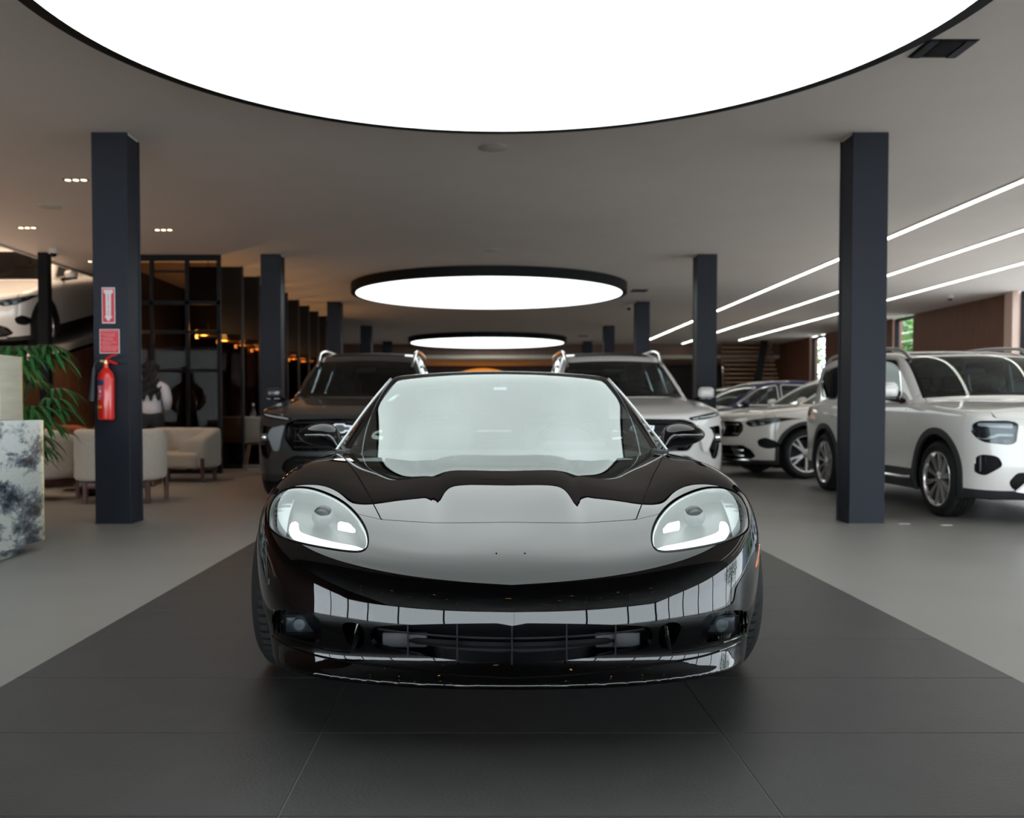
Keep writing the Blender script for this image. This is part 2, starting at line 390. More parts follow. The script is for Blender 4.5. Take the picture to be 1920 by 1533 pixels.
# ---------------------------------------------------------------- wheels (shared meshes)
_wheels = {}
def wheel(parent, x, y, R, W, rim, style, side):
    """a wheel with its tyre; side = -1 faces -x, +1 faces +x"""
    key = (R, W, rim, style)
    if key not in _wheels:
        bm = bmesh.new(); h = W / 2
        lathe(bm, [(rim * .93, h - .03), (rim * .90, h - .10), (rim * .88, -h + .02), (rim, -h)], 48, 'x'); bmesh.ops.recalc_face_normals(bm, faces=bm.faces)
        mb = bpy.data.meshes.new('rim_barrel'); bm.to_mesh(mb); bm.free(); mb.materials.append(MT['lamp_dark']); bm = bmesh.new()
        lathe(bm, [(rim * .97, h - .005), (rim, h + .002), (rim * 1.02, h - .004), (rim * .99, h - .02), (rim * .93, h - .03)], 48, 'x')
        lathe(bm, [(0.001, h - .012), (.03, h - .012), (.036, h - .02), (.065, h - .03), (.07, h - .06), (.07, h - .12)], 24, 'x')
        n = {'five': 5, 'ten': 10, 'split': 5}[style]
        for k in range(n):
            a0 = 2 * PI * k / n
            for da in ((-.17, .17) if n == 5 else (-.05, .05)):
                ang = [a0 + da * .35, a0 + da * (1.0 if n == 5 else 1.6)]
                ca = [(math.cos(t), math.sin(t)) for t in ang]; w0, w1 = (.019, .015) if n == 5 else (.009, .008)
                pts = []
                for (c, s_), rr, w, hh in ((ca[0], .045, w0, h - .03), (ca[1], rim * .96, w1, h - .012)):
                    px, py = c * rr, s_ * rr; tx, ty = -s_ * w, c * w
                    pts.append([(hh, px + tx, py + ty), (hh, px - tx, py - ty), (hh - .035, px - tx * 1.4, py - ty * 1.4), (hh - .035, px + tx * 1.4, py + ty * 1.4)])
                A = [bm.verts.new(p) for p in pts[0]]; B = [bm.verts.new(p) for p in pts[1]]
                for i in range(4): bm.faces.new((A[i], A[(i+1) % 4], B[(i+1) % 4], B[i]))
        bmesh.ops.recalc_face_normals(bm, faces=bm.faces)
        me = bpy.data.meshes.new('wheel'); bm.to_mesh(me); bm.free(); me.materials.append(MT['rim'])
        me.polygons.foreach_set('use_smooth', [True] * len(me.polygons)); me.set_sharp_from_angle(angle=R_(30))
        bm = bmesh.new(); seg = 120
        pr = [(rim, h - .01), (rim + .015, h + .004), ((rim + R) / 2, h + .012), (R - .03, h + .002), (R - .012, h - .012), (R - .003, h - .03)]
        g = []
        for c in (.30, -.02, -.34):
            x0 = h * (c + .12); g += [(R, x0 + .012), (R, x0), (R - .008, x0 - .002), (R - .008, x0 - .010), (R, x0 - .012)]
        full = pr + [p for p in g if abs(p[1]) < h - .035] + [(a, -b) for a, b in pr[::-1]]
        lathe(bm, full, seg, 'x'); bm.verts.ensure_lookup_table()
        for i, (r, hx) in enumerate(full):
            if abs(hx) > h * .38 and r > R - .02:
                for k in range(0, seg, 2):
                    v = bm.verts[i * seg + k]; v.co.y *= 1 - .007 / R; v.co.z *= 1 - .007 / R
        bmesh.ops.recalc_face_normals(bm, faces=bm.faces)
        mt = bpy.data.meshes.new('tyre'); bm.to_mesh(mt); bm.free(); mt.materials.append(MT['rubber'])
        mt.polygons.foreach_set('use_smooth', [True] * len(mt.polygons)); mt.set_sharp_from_angle(angle=R_(28))
        bm = bmesh.new(); cyl(bm, (-.01, 0, 0), (.015, 0, 0), rim * .72, seg=32); cyl(bm, (-.02, 0, 0), (.03, 0, 0), .07, seg=20)
        md = bpy.data.meshes.new('brake_disc'); bmesh.ops.recalc_face_normals(bm, faces=bm.faces); bm.to_mesh(md); bm.free(); md.materials.append(MT['dark_metal'])
        _wheels[key] = (me, mt, md, mb)
    me, mt, md, mb = _wheels[key]
    w = bpy.data.objects.new('wheel', me); COL.objects.link(w); w.parent = parent; w.location = (x, y, R)
    w.rotation_euler = (random.random() * 6, 0, 0 if side > 0 else PI)
    for nm, d in (('tyre', mt), ('brake_disc', md), ('rim_barrel', mb)):
        c = bpy.data.objects.new(nm, d); COL.objects.link(c); c.parent = w
    return w
def well(M_list, x0, x1, y, z, r):
    """inner wheel-arch liner, open at the wheel side"""
    bm = bmesh.new(); n = 20; A = []; B = []
    for k in range(n + 1):
        a = PI * (k / n) * 1.2 - PI * .1
        A.append(bm.verts.new((x0, y + r * math.cos(a), z + r * math.sin(a)))); B.append(bm.verts.new((x1, y + r * math.cos(a), z + r * math.sin(a))))
    for k in range(n): bm.faces.new((A[k], A[k+1], B[k+1], B[k]))
    bm.faces.new(A)
    return bm
def sep_x(M): return M.split(M.V[:, 0])
def panel(M, g, w=.0022):
    """cut along g=0 leaving a shut line 2w wide: (inside, outside, the strip of the gap)"""
    a, r = M.split(g + w); gg = g
    # recompute is not needed: carry g through by nearest rule
    return a, r
def seat(parent, x, y, z, film=False, m='seat'):
    b = bmesh.new(); bx(b, x-.25, x+.25, y-.28, y+.24, z, z+.16, .05, 3)
    s = fin('seat', b, m, parent)
    b = bmesh.new(); bx(b, x-.24, x+.24, y+.20, y+.34, z+.12, z+.68, .055, 3); f = fin('backrest', b, m, s)
    b = bmesh.new(); bx(b, x-.13, x+.13, y+.24, y+.34, z+.70, z+.88, .04, 3)
    cyl(b, (x-.05, y+.29, z+.6), (x-.05, y+.29, z+.75), .008); cyl(b, (x+.05, y+.29, z+.6), (x+.05, y+.29, z+.75), .008)
    fin('headrest', b, m, s)
    if film:
        b = bmesh.new(); bx(b, x-.26, x+.26, y+.17, y+.36, z+.1, z+.95, .06, 3); bmesh.ops.subdivide_edges(b, edges=b.edges, cuts=3, use_grid_fill=True)
        for v in b.verts: v.co += Vector((random.uniform(-.012, .012), random.uniform(-.012, .012), 0))
        fin('plastic_cover', b, 'plastic_film', s, ang=20)
    return s
def steering(parent, x, y, z, m='matt_black'):
    b = bmesh.new(); R0 = .185; n = 36
    pts = [(x + R0 * math.cos(2*PI*k/n), y + .10 * math.sin(2*PI*k/n) , z + R0 * .88 * math.sin(2*PI*k/n)) for k in range(n + 1)]
    tube(b, pts, .014, 8); cyl(b, (x, y - .0, z), (x, y + .03, z), .06); cyl(b, (x - R0, y, z), (x + R0, y, z), .012); cyl(b, (x, y, z), (x, y - .3, z - .12), .025)
    return fin('steering_wheel', b, m, parent)
# ---------------------------------------------------------------- the showroom
def wood_mat(name, c1, c2, rough=.45):
    m = bpy.data.materials.new(name); m.use_nodes = True; nt = m.node_tree; b = nt.nodes['Principled BSDF']; L = nt.links.new
    tc = nt.nodes.new('ShaderNodeTexCoord'); mp = nt.nodes.new('ShaderNodeMapping'); mp.inputs['Scale'].default_value = (14, 14, .7)
    n = nt.nodes.new('ShaderNodeTexNoise'); n.inputs['Scale'].default_value = 2.2; n.inputs['Detail'].default_value = 8; n.inputs['Distortion'].default_value = .6
    r = nt.nodes.new('ShaderNodeValToRGB'); r.color_ramp.elements[0].color = (*c1, 1); r.color_ramp.elements[1].color = (*c2, 1); r.color_ramp.elements[0].position = .3; r.color_ramp.elements[1].position = .7
    L(tc.outputs['Object'], mp.inputs[0]); L(mp.outputs[0], n.inputs['Vector']); L(n.outputs['Fac'], r.inputs[0]); L(r.outputs[0], b.inputs['Base Color']); b.inputs['Roughness'].default_value = rough
    return m
def marble_mat():
    m = bpy.data.materials.new('veined_marble'); m.use_nodes = True; nt = m.node_tree; b = nt.nodes['Principled BSDF']; L = nt.links.new; N = nt.nodes.new
    tc = N('ShaderNodeTexCoord'); mp = N('ShaderNodeMapping'); mp.inputs['Rotation'].default_value = (.75, .2, .3); mp.inputs['Scale'].default_value = (1, 1.0, 2.1)
    n1 = N('ShaderNodeTexNoise'); n1.inputs['Scale'].default_value = 2.3; n1.inputs['Detail'].default_value = 12; n1.inputs['Roughness'].default_value = .72; n1.inputs['Distortion'].default_value = .25
    r1 = N('ShaderNodeValToRGB'); e = r1.color_ramp.elements; e[0].position = .455; e[0].color = (.74, .78, .76, 1); e[1].position = .60; e[1].color = (.03, .04, .055, 1)
    x = e.new(.515); x.color = (.22, .26, .31, 1)
    n2 = N('ShaderNodeTexNoise'); n2.inputs['Scale'].default_value = 60; n2.inputs['Detail'].default_value = 5
    mx = N('ShaderNodeMix'); mx.data_type = 'RGBA'; mx.blend_type = 'MULTIPLY'; mx.inputs[0].default_value = .35
    L(tc.outputs['Object'], mp.inputs[0]); L(mp.outputs[0], n1.inputs['Vector']); L(tc.outputs['Object'], n2.inputs['Vector']); L(n1.outputs['Fac'], r1.inputs[0]); L(r1.outputs[0], mx.inputs[6]); L(n2.outputs['Fac'], mx.inputs[7]); L(mx.outputs[2], b.inputs['Base Color'])
    b.inputs['Roughness'].default_value = .25
    return m
MT.update(
    plaster=mat('ceiling_plaster', (.87, .78, .735), .85, noise=.04, nscale=1.5),
    resin=mat('pale_resin_floor', (.215, .203, .188), .42, spec=.4, noise=.12, nscale=1.3, bump=.03, bscale=60),
    tile=mat('dark_stone_tile', (.043, .042, .041), .42, spec=.4, noise=.25, nscale=5, bump=.12, bscale=90),
    column=mat('navy_black_steel', (.015, .0175, .026), .5, spec=.2, noise=.15, nscale=3),
    black_frame=mat('black_window_frame', (.006, .006, .007), .55, spec=.15, noise=.1),
    wood=wood_mat('walnut_slats', (.095, .036, .019), (.17, .070, .040)),
    wood_dark=wood_mat('dark_walnut', (.012, .005, .003), (.028, .011, .007)),
    marble=marble_mat(),
    travertine=mat('travertine', (.42, .39, .31), .5, noise=.22, nscale=3, stretch=(1, 1, 9), bump=.15, bscale=40),
    gold=mat('brass_edge', (.75, .55, .2), .3, metal=1.),
    boucle=mat('boucle_fabric', (.46, .40, .335), .95, noise=.25, nscale=60, bump=.8, bscale=90, sheen=.3),
    leg_wood=wood_mat('reddish_leg_wood', (.05, .015, .010), (.10, .035, .022)),
    dark_room=mat('dark_lounge_wall', (.016, .012, .012), .6, noise=.3, nscale=2),
    white_obj=mat('matt_white', (.6, .57, .53), .6, noise=.03),
    blush=mat('blush_plaster', (.50, .36, .30), .7, noise=.05),
    disc=None)
def disc_mat():
    m = bpy.data.materials.new('lit_stretch_ceiling'); m.use_nodes = True; nt = m.node_tree; b = nt.nodes['Principled BSDF']; L = nt.links.new; N = nt.nodes.new
    b.inputs['Base Color'].default_value = (.8, .8, .8, 1); b.inputs['Roughness'].default_value = .5
    tc = N('ShaderNodeTexCoord'); n = N('ShaderNodeTexNoise'); n.inputs['Scale'].default_value = .42; n.inputs['Detail'].default_value = 2
    mr = N('ShaderNodeMapRange'); mr.inputs[1].default_value = .35; mr.inputs[2].default_value = .62; mr.inputs[3].default_value = DISC_L * .8; mr.inputs[4].default_value = DISC_L * 1.1
    L(tc.outputs['Object'], n.inputs['Vector']); L(n.outputs['Fac'], mr.inputs[0]); L(mr.outputs[0], b.inputs['Emission Strength']); b.inputs['Emission Color'].default_value = (.92, 1.0, .985, 1)
    return m
MT['disc'] = disc_mat()
MT['strip'] = mat('led_strip', (.9, .9, .9), .5, emit=(1, 1, .90), es=9.0)
MT['spot'] = mat('warm_spot', (.9, .8, .6), .5, emit=(1, .78, .5), es=5.0)
MT['amber_light'] = mat('amber_light', (.9, .6, .2), .5, emit=(1, .55, .12), es=10.0)

def struct(o, kind='structure'): o['kind'] = kind; return o
CH = 3.39; XL = -7.0; XR = 10.8; YB = -7.5; YF = 42.0
FL = struct(box('floor', -13, XR + .3, YB - .3, YF + .3, -.12, 0, 'resin'))
# dark stone tiles, three across, in a strip down the middle
XT = [-1.745, -.508, .729, 1.966]
tm = None
for r in range(-6, 16):
    for c in range(3):
        if tm is None:
            o = box('floor_tile', -.6165, .6165, -.2985, .2985, 0, .003, 'tile', FL, bev=.0007, seg=1); tm = o.data
        else:
            o = bpy.data.objects.new('floor_tile', tm); COL.objects.link(o); o.parent = FL
        o.location = ((XT[c] + XT[c+1]) / 2, 2.60 + .6 * r, 0)
far = bmesh.new()
for c in range(3): bx(far, XT[c] + .002, XT[c+1] - .002, 2.60 + .6 * 15.5, 33, 0, .003)
fo = fin('far_tiles', far, 'tile', FL); fo['kind'] = 'stuff'
# ceiling slab
CE = struct(box('ceiling', XL, XR, YB, 35.0, CH, CH + .5, 'plaster')); struct(box('ceiling_2', XL, XR, YB, 2.38, CH - .03, CH - .001, 'wood_dark'))
struct(box('trim_1', XL - .04, XL, YB, 30, CH - .03, CH + .55, 'white_obj'))
struct(box('ceiling_upper', -13.2, XL, YB, YF, 7.0, 7.3, 'plaster'))
struct(box('ceiling_far', XL, XR, 35.0, YF, 2.92, 3.1, 'plaster'))
struct(box('trim_2', XL, XR, 34.9, 35.0, 2.98, CH, 'wood'))
struct(box('trim_3', XL, XR, 34.86, 35.0, 2.86, 2.98, 'travertine'))
struct(box('wall_upper', XL - .02, XL, YB, YF, CH + .5, 7, 'wood'))
# walls
struct(box('wall_back', -13, XR, YF, YF + .3, 0, 7, 'wood_dark'))
struct(box('wall_left', -13.3, -13, 6, YF, 0, 7, 'wood')); struct(box('wall_left_2', -13.3, -13, YB, 6, CH, 7, 'wood'))
def slats(name, x, y0, y1, z0, z1, pitch, m, parent):
    b = bmesh.new(); y = y0
    while y < y1 - pitch * .5: bx(b, x - .022, x, y, y + pitch * .72, z0, z1); y += pitch
    o = fin(name, b, m, parent, smooth=False); o['kind'] = 'stuff'; return o
# right wall: wooden stretches between glazing
segs = [(19.6, 24.0), (25.2, 30.2), (31.6, YF)]
for k, (a, b_) in enumerate(segs):
    w = struct(box('wall_right' + ('' if k == 0 else '_%d' % (k + 1)), XR, XR + .25, a, b_, 0, CH, 'wood')); slats('slat', XR, a, b_, .02, CH - .01, .085, 'wood', w)
struct(box('trim_4', XR - .12, XR + .25, 19.3, 19.6, 0, CH, 'blush'))
def window_unit(n, a, b_, mull, vertical=True, x=XR + .1):
    """glazing in the right wall from y=a to y=b"""
    fr = bmesh.new()
    ys = np.linspace(a, b_, mull + 1)
    for y in ys: bx(fr, x - .05, x + .05, y - .035, y + .035, 0, CH)
    for z in (.03, CH - .05): bx(fr, x - .05, x + .05, a, b_, z - .03, z + .05)
    o = struct(fin('window_%d' % n, fr, 'black_frame', smooth=False))
    for i in range(mull):
        p = box('pane', x - .008, x + .008, ys[i] + .035, ys[i+1] - .035, .08, CH - .08, 'pane', o)
    return o
window_unit(1, 24.0, 25.2, 1); window_unit(2, 30.2, 31.6, 1); window_unit(3, YB, 19.3, 14)
# glazed facade behind the viewer
fr = bmesh.new(); xs = np.linspace(-13, XR, 8)
for x in xs: bx(fr, x - .04, x + .04, YB - .06, YB + .06, 0, CH)
for z in (.04, CH - .06): bx(fr, -13, XR, YB - .05, YB + .05, z - .04, z + .04)
W4 = struct(fin('window_4', fr, 'black_frame', smooth=False))
for i in range(7): box('pane', xs[i] + .04, xs[i+1] - .04, YB - .008, YB + .008, .08, CH - .1, 'pane', W4)
struct(box('wall_front', -13, XR, YB - .1, YB + .1, CH, 7, 'wood'))
struct(box('wall_left_3', -13.3, -13, -2, 6, 0, CH, 'wood')); window_unit(5, YB, -2, 2, x=-13.1)
# outside
struct(box('ground', -60, 60, -50, 70, -.35, -.13, mat('pavement', (.50, .49, .47), .9, noise=.2, nscale=2)))

# columns
def column(x, y, w, label, mname='column'):
    t = thing('column', label, 'column', (x, y, 0))
    b = bmesh.new(); h = w / 2
    # box section welded from two channels: flanges stand slightly proud on the sides
    bx(b, -h, h, -h, -h + .03, 0, CH, .006, 2); bx(b, -h, h, h - .03, h, 0, CH, .006, 2); bx(b, -h + .008, h - .008, -h + .03, h - .03, 0, CH)
    fin('shaft', b, mname, t, smooth=False)
    box('base_plate', -h - .004, h + .004, -h - .004, h + .004, 0, .006, 'dark_metal', t)
    box('shadow_gap', -h + .006, h - .006, -h + .006, h - .006, CH - .012, CH - .0005, 'plaster', t)
    return t
cy = [8.42, 14.85, 21.3, 27.4, 33.6]; cxl = [-3.25, -3.31, -3.36, -3.42, -3.45]; cxr = [3.33, 3.42, 3.50, 3.55, 3.6]
ordn = ['nearest', 'second', 'third', 'fourth', 'farthest']
for i in range(5):
    column(cxl[i], cy[i], .31, ['navy-black steel column carrying the fire extinguisher and red signs', 'navy-black steel column behind the boucle loveseat, second in the left row', 'dark steel column rising behind the dark grey SUV, third in the left row', 'thin-looking dark column, fourth in the left row, behind the dark grey SUV', 'small far dark column, fifth and last in the left row'][i])
    column(cxr[i], cy[i], .31, ['navy-black steel column standing nearest on the right, in front of the boxy white SUV', 'navy-black steel column beside the white SUV with the black grille, second in the right row', 'dark steel column behind the white SUV roof, third in the right row', 'dark column fourth in the right row, above the white SUV roof', 'small far dark column, fifth and last in the right row'][i])
column(-6.745, 14.6, .15, 'slim black post at the edge of the ceiling beside the car on the ramp', 'black_frame')

# round stretch ceilings
for k, (y, lab) in enumerate(((5.08, 'huge glowing round ceiling light nearest above the black coupe'), (18.5, 'round black-rimmed ceiling light, second of three, above the parked SUVs'), (32.0, 'farthest and smallest-looking of the three round ceiling lights'))):
    t = thing('round_ceiling_light', lab, 'light', (.11 if k == 0 else .07, y, 0), 0, 'round ceiling lights')
    zb = CH - .17; R0 = 2.56
    b = bmesh.new(); lathe(b, [(R0, CH), (R0 + .095, CH), (R0 + .095, zb), (R0, zb), (R0, zb + .012), (R0, CH)], 128); fin('rim', b, 'black_frame', t, ang=30)
    b = bmesh.new(); bmesh.ops.create_circle(b, cap_ends=True, segments=128, radius=R0, matrix=Matrix.Translation((0, 0, zb + .006)))
    bmesh.ops.solidify(b, geom=b.faces[:], thickness=.01)
    fin('diffuser', b, 'disc', t, smooth=False)
# linear lights
for x, y0, y1, lab in ((5.60, 2.5, 32.5, 'long thin linear ceiling light nearest the columns'), (7.15, 3.2, 39.5 - 5, 'middle one of the three long linear ceiling lights'), (8.75, 4.5, 32.8, 'long linear ceiling light nearest the wooden right wall')):
    t = thing('linear_light', lab, 'light', (x, 0, 0), 0, 'linear ceiling lights')
    box('channel', -.05, .05, y0 - .03, y1 + .03, CH - .012, CH - .001, 'white_obj', t)
    box('led_strip', -.027, .027, y0, y1, CH - .02, CH - .010, 'strip', t)
# ---------------------------------------------------------------- black sports coupe: shape fields (metres; y from the nose back, z up)
VX = [0, .22, .42, .56, .68, .78, .86, .95]
VY = [-.1, 0, .15, .30, .45, .60, .75, .92, 1.15, 1.4, 1.72, 2.3, 3.0, 3.6, 4.1, 4.5]
VZ = [ # rows x, columns y
 [.42,.475,.534,.575,.611,.647,.683,.7205,.749,.762,.772,.775,.80,.85,.845,.80],
 [.42,.475,.534,.575,.612,.648,.684,.7205,.749,.763,.774,.778,.80,.85,.845,.80],
 [.42,.47,.534,.582,.622,.659,.691,.7155,.738,.756,.774,.785,.81,.86,.845,.795],
 [.42,.46,.530,.588,.632,.668,.698,.720,.743,.763,.780,.795,.82,.87,.845,.79],
 [.41,.45,.520,.590,.644,.686,.722,.747,.764,.777,.787,.80,.83,.875,.84,.78],
 [.40,.44,.510,.585,.650,.702,.738,.762,.780,.790,.793,.80,.835,.875,.83,.77],
 [.38,.42,.495,.570,.636,.692,.732,.757,.776,.784,.784,.785,.82,.86,.81,.75],
 [.34,.38,.460,.530,.590,.645,.690,.718,.738,.745,.745,.74,.77,.81,.76,.70]]
vH = S2(VX, VY, VZ, even=True)
FX = [0, .2, .4, .55, .68, .78, .86, .95]
FZ = [.12, .16, .185, .21, .24, .28, .33, .36, .39, .42, .45, .48, .52, .60, .75]
_fx = np.array([0, .012, .05, .105, .18, .27, .38, .54])
_fz0 = np.array([.085, .018, .026, .044, .062, .052, .003, .0035, .009, .0155, .026, .045, .080, .145, .25])
_fz1 = np.array([.080, .018, .029, .042, .051, .036, .004, .002, .008, .015, .022, .030, .042, .078, .16])
_w = np.clip(np.array(FX) / .55, 0, 1)[:, None]
vF = S2(FX, FZ, _fx[:, None] + (_fz0[None, :] * (1 - _w) + _fz1[None, :] * _w) * (1 - .3 * (np.array(FX) / .95)[:, None]))
vS = S1([-.1, .3, .6, .93, 1.3, 1.9, 2.6, 3.2, 3.62, 4.0, 4.5], [.80, .86, .895, .916, .905, .885, .885, .91, .925, .90, .82])
vSz = S1([.1, .18, .30, .5, .65, .8, .95], [.085, .065, .035, 0, .006, .03, .07])
vR = S1([0, .4, .7, .95], [4.42, 4.38, 4.28, 4.1])
def vette_body(x, y, z):
    ax = np.sqrt(x * x + 1e-8)
    bul = 1 / (1 + np.exp((ax - .245 - .05 * (y - .85)) / .016))
    win = 1 / (1 + np.exp(-(y - .62) / .10)) * (y < 1.9)
    top = (z - vH(ax, y) - .012 * bul * win + .0045 * np.exp(-((ax - .275 - .05 * (y - .85)) / .022)**2) * win) * .97
    fr = (vF(ax, z) - y) * .9
    sd = ax - vS(y) + vSz(z)
    rr = (y - vR(ax) + .25 * np.abs(z - .6)) * .95
    f = smax(top, smax(fr, sd, .16), .12)
    f = smax(f, rr, .12)
    return smax(f, .155 - z, .03)
vHc = S1([1.3, 1.5, 1.66, 1.9, 2.15, 2.33, 2.43, 2.50, 2.75, 3.0, 3.4, 3.9, 4.25, 4.5], [.54, .67, .775, .925, 1.073, 1.168, 1.205, 1.212, 1.222, 1.205, 1.11, .95, .84, .76])
vSc = S2([1.3, 1.9, 2.6, 3.2, 3.9, 4.4], [.6, .8, 1.0, 1.15, 1.25],
         [[.88, .82, .70, .62, .57], [.88, .82, .71, .625, .57], [.89, .83, .73, .63, .57], [.89, .83, .72, .62, .55], [.84, .74, .60, .48, .40], [.75, .6, .42, .3, .2]])
def vette_cab(x, y, z):
    ax = np.sqrt(x * x + 1e-8)
    w = 1 / (1 + np.exp((y - 2.6) / .25))
    top = (z + .075 * ax * ax - vHc(y - (.21 * ax**2 + .44 * ax**4) * w)) * .85
    sd = (ax - vSc(y, z)) * .92
    f = smax(top, sd, .07)
    return np.maximum(f, .70 - z)
# ---------------------------------------------------------------- the black sports coupe
def cut_panels(M, gfun, w=.0022):
    a, r = M.split(gfun(M) + w); strip, o = r.split(gfun(r) - w)
    return a, o, strip
def walls(M, depth):
    s = M.skirt(depth); return M3(s.V, s.T[len(M.T):], s.N).compact()
def build_vette():
    t = thing('sports_coupe', 'low glossy black sports coupe with lit headlights, parked front and centre on the dark tiles', 'car', (.08, 2.80, 0))
    B = nets(vette_body, (-.985, -.06, .10), (.985, 4.52, .95), (.0115, .0145, .0115))
    ax = lambda M: np.abs(M.V[:, 0]); Y = lambda M: M.V[:, 1]; Z = lambda M: M.V[:, 2]
    strips = []
    # wheel arches
    for yc, r in ((.93, .362), (3.615, .372)):
        g = np.maximum(np.hypot(Y(B) - yc, Z(B) - .325) - r, .58 - ax(B)); _, B = B.split(g)
        lip = None
    # cockpit opening and the underside of the windshield
    hr = lambda x: np.interp(x, [0, .15, .28, .40, .55, .64, .76, .80], [1.715, 1.70, 1.60, 1.53, 1.60, 1.655, 1.70, 1.72])
    g = np.maximum.reduce([ax(B) - .775, hr(ax(B)) + .004 - Y(B), Y(B) - 4.0, .60 - Z(B), ax(B) - .775 + np.clip(2.0 - Y(B), -9, 0) * -.15])
    _, B = B.split(g)
    # headlamps
    HL = [(.812, .60), (.822, .625), (.835, .66), (.832, .69), (.812, .708), (.772, .718), (.707, .711), (.60, .675), (.525, .638), (.475, .60), (.455, .568), (.462, .551), (.50, .548), (.60, .557), (.70, .569), (.775, .584)]
    HL = chaikin(HL, 2)
    fwd = lambda M, lim=.95: Y(M) - lim
    gp = lambda P, lim=.95: (lambda M: np.maximum(psd(ax(M), Z(M), P), fwd(M, lim)))
    lamp, B, st = cut_panels(B, gp(HL), .0028); strips.append(st)
    # air intake, fog lamp pockets, brake ducts
    MO = chaikin([(-.05, .366), (.20, .362), (.395, .348), (.43, .335), (.43, .275), (.39, .262), (.30, .253), (.16, .236), (-.05, .226)], 2)
    mouth, B = B.split(np.maximum(psd(ax(B), Z(B), MO), Y(B) - .6))
    FG = chaikin([(.598, .365), (.70, .362), (.762, .352), (.785, .31), (.775, .272), (.70, .266), (.60, .262), (.59, .30)], 1)
    fog, B = B.split(gp(FG, .6)(B))
    DU = chaikin([(.452, .350), (.525, .350), (.515, .30), (.50, .262), (.462, .262), (.447, .30)], 2)
    duct, B = B.split(gp(DU, .6)(B))
    smk, B = B.split(np.maximum(psd(Y(B), Z(B), [(.36, .468), (.375, .485), (.47, .527), (.50, .530), (.49, .515), (.40, .475)]), .5 - B.V[:, 0]))
    # hood
    HP = [(.0, .450), (.20, .443), (.437, .447), (.482, .596), (.534, .782), (.594, 1.007), (.657, 1.222), (.712, 1.442), (.765, 1.70), (.70, 2.2), (0, 2.2), (-.2, 2.2), (-.2, .452)]
    gh = lambda M: np.maximum(psd(ax(M), Y(M), HP), .5 - Z(M))
    hood, B, st = cut_panels(B, gh); strips.append(st)
    gb = lambda M: Y(M) - np.interp(ax(M), [0, .2, .437, .55, .70, .95], [.4505, .443, .447, .495, .60, .665])
    bump, B, st = cut_panels(B, gb, .0015); strips.append(st)
    put('hood', hood.skirt(.012), 'black_paint', t)
    fb = put('front_bumper', bump.skirt(.02), 'black_paint', t)
    gd = lambda M: np.maximum.reduce([1.80 - Y(M), Y(M) - 3.02, .27 - Z(M)])
    door, B, st = cut_panels(B, gd); strips.append(st)
    gr = lambda M: 4.12 - Y(M)
    rb, B, st = cut_panels(B, gr); strips.append(st)
    put('rear_bumper', rb.skirt(.012), 'black_paint', t)
    F, B2 = B.split(Y(B) - 1.79)
    for M, nm in ((F, 'front_fender'), (B2, 'rear_quarter'), (door, 'door')):
        for P in sep_x(M): put(nm, P.skirt(.012), 'black_paint', t)
    S = strips[0]
    for s in strips[1:]: S = S.merge(s)
    put('panel_gaps', S.inset(.011), 'matt_black', t)['kind'] = 'stuff'
    # headlamp units
    for P in sep_x(lamp):
        hb = P.inset(.055); hs = put('headlight', hb.merge(walls(P, .055)), 'lamp_inner', t); hs['label'] = 'clear teardrop headlight with lit light bar'
        put('lens', P, 'lens', hs)
        axp = lambda M: np.abs(M.V[:, 0])
        ring, _ = P.split(-psd(axp(P), P.V[:, 2], off(HL, -.0055))); put('bezel', ring.inset(.003).skirt(.01), 'satin', hs)
        bar = chaikin([(.742, .638), (.716, .638), (.706, .615), (.69, .607), (.60, .589), (.468, .572), (.466, .556), (.52, .558), (.70, .587), (.735, .601), (.744, .615)], 1)
        q, _ = P.split(psd(axp(P), P.V[:, 2], bar)); put('daytime_light', q.inset(.022).skirt(.012), 'drl', hs)
        q, _ = P.split(psd(axp(P), P.V[:, 2], [(.588, .637), (.545, .630), (.512, .611), (.578, .621)])); put('upper_light_bar', q.inset(.022).skirt(.01), 'drl', hs)
        _, q = P.split(psd(axp(P), P.V[:, 2], [(.40, .4), (.752, .55), (.757, .64), (.765, .70), (.75, .8), (.3, .8)]))
        q, _ = q.split(psd(axp(q), q.V[:, 2], off(HL, -.014))); put('side_reflector', q.inset(.03), 'drl_dim', hs)
        sg = 1 if P.V[:, 0].mean() > 0 else -1
        b = bmesh.new(); lathe(b, [(.001, -.014), (.010, -.013), (.019, -.009), (.026, -.002), (.030, .008), (.034, .009), (.037, .04)], 40, 'y', (sg * .645, .385 + .075, .628)); fin('projector', b, 'lamp_inner', hs, ang=80)
        b = bmesh.new()
        for k in range(7):
            zz = .60 + .014 * k; bx(b, sg * .80 - .03, sg * .80 + .03, .44 + k * .028, .46 + k * .028, zz, zz + .003)
        fin('reflector_ribs', b, 'lamp_dark', hs)['kind'] = 'stuff'
    # mouth interior with grille
    cav = M3(mouth.V.copy(), mouth.T, mouth.N); back = mouth.inset(.0); back.V = back.V + np.array([0, .13, 0])
    g = put('lower_grille', back, 'matt_black', t)
    wl = walls(mouth, .0); E = mouth.skirt(0.0); n0 = len(mouth.V); V = E.V.copy(); m = (len(V) - n0) // 2; V[n0+m:] = V[n0:n0+m] + np.array([0, .13, 0])
    put('intake_surround', M3(V, E.T[len(mouth.T):], E.N).compact(), 'gloss_black', g)
    for xb in (-.315, -.165, .0, .165, .315):
        zt = .36 - .06 * abs(xb)**1.5; zb = .232 + .22 * xb * xb; y0 = .035 + .25 * xb * xb
        box('grille_bar', xb - .0025, xb + .0025, y0, y0 + .05, zb, zt, 'gloss_black', g)
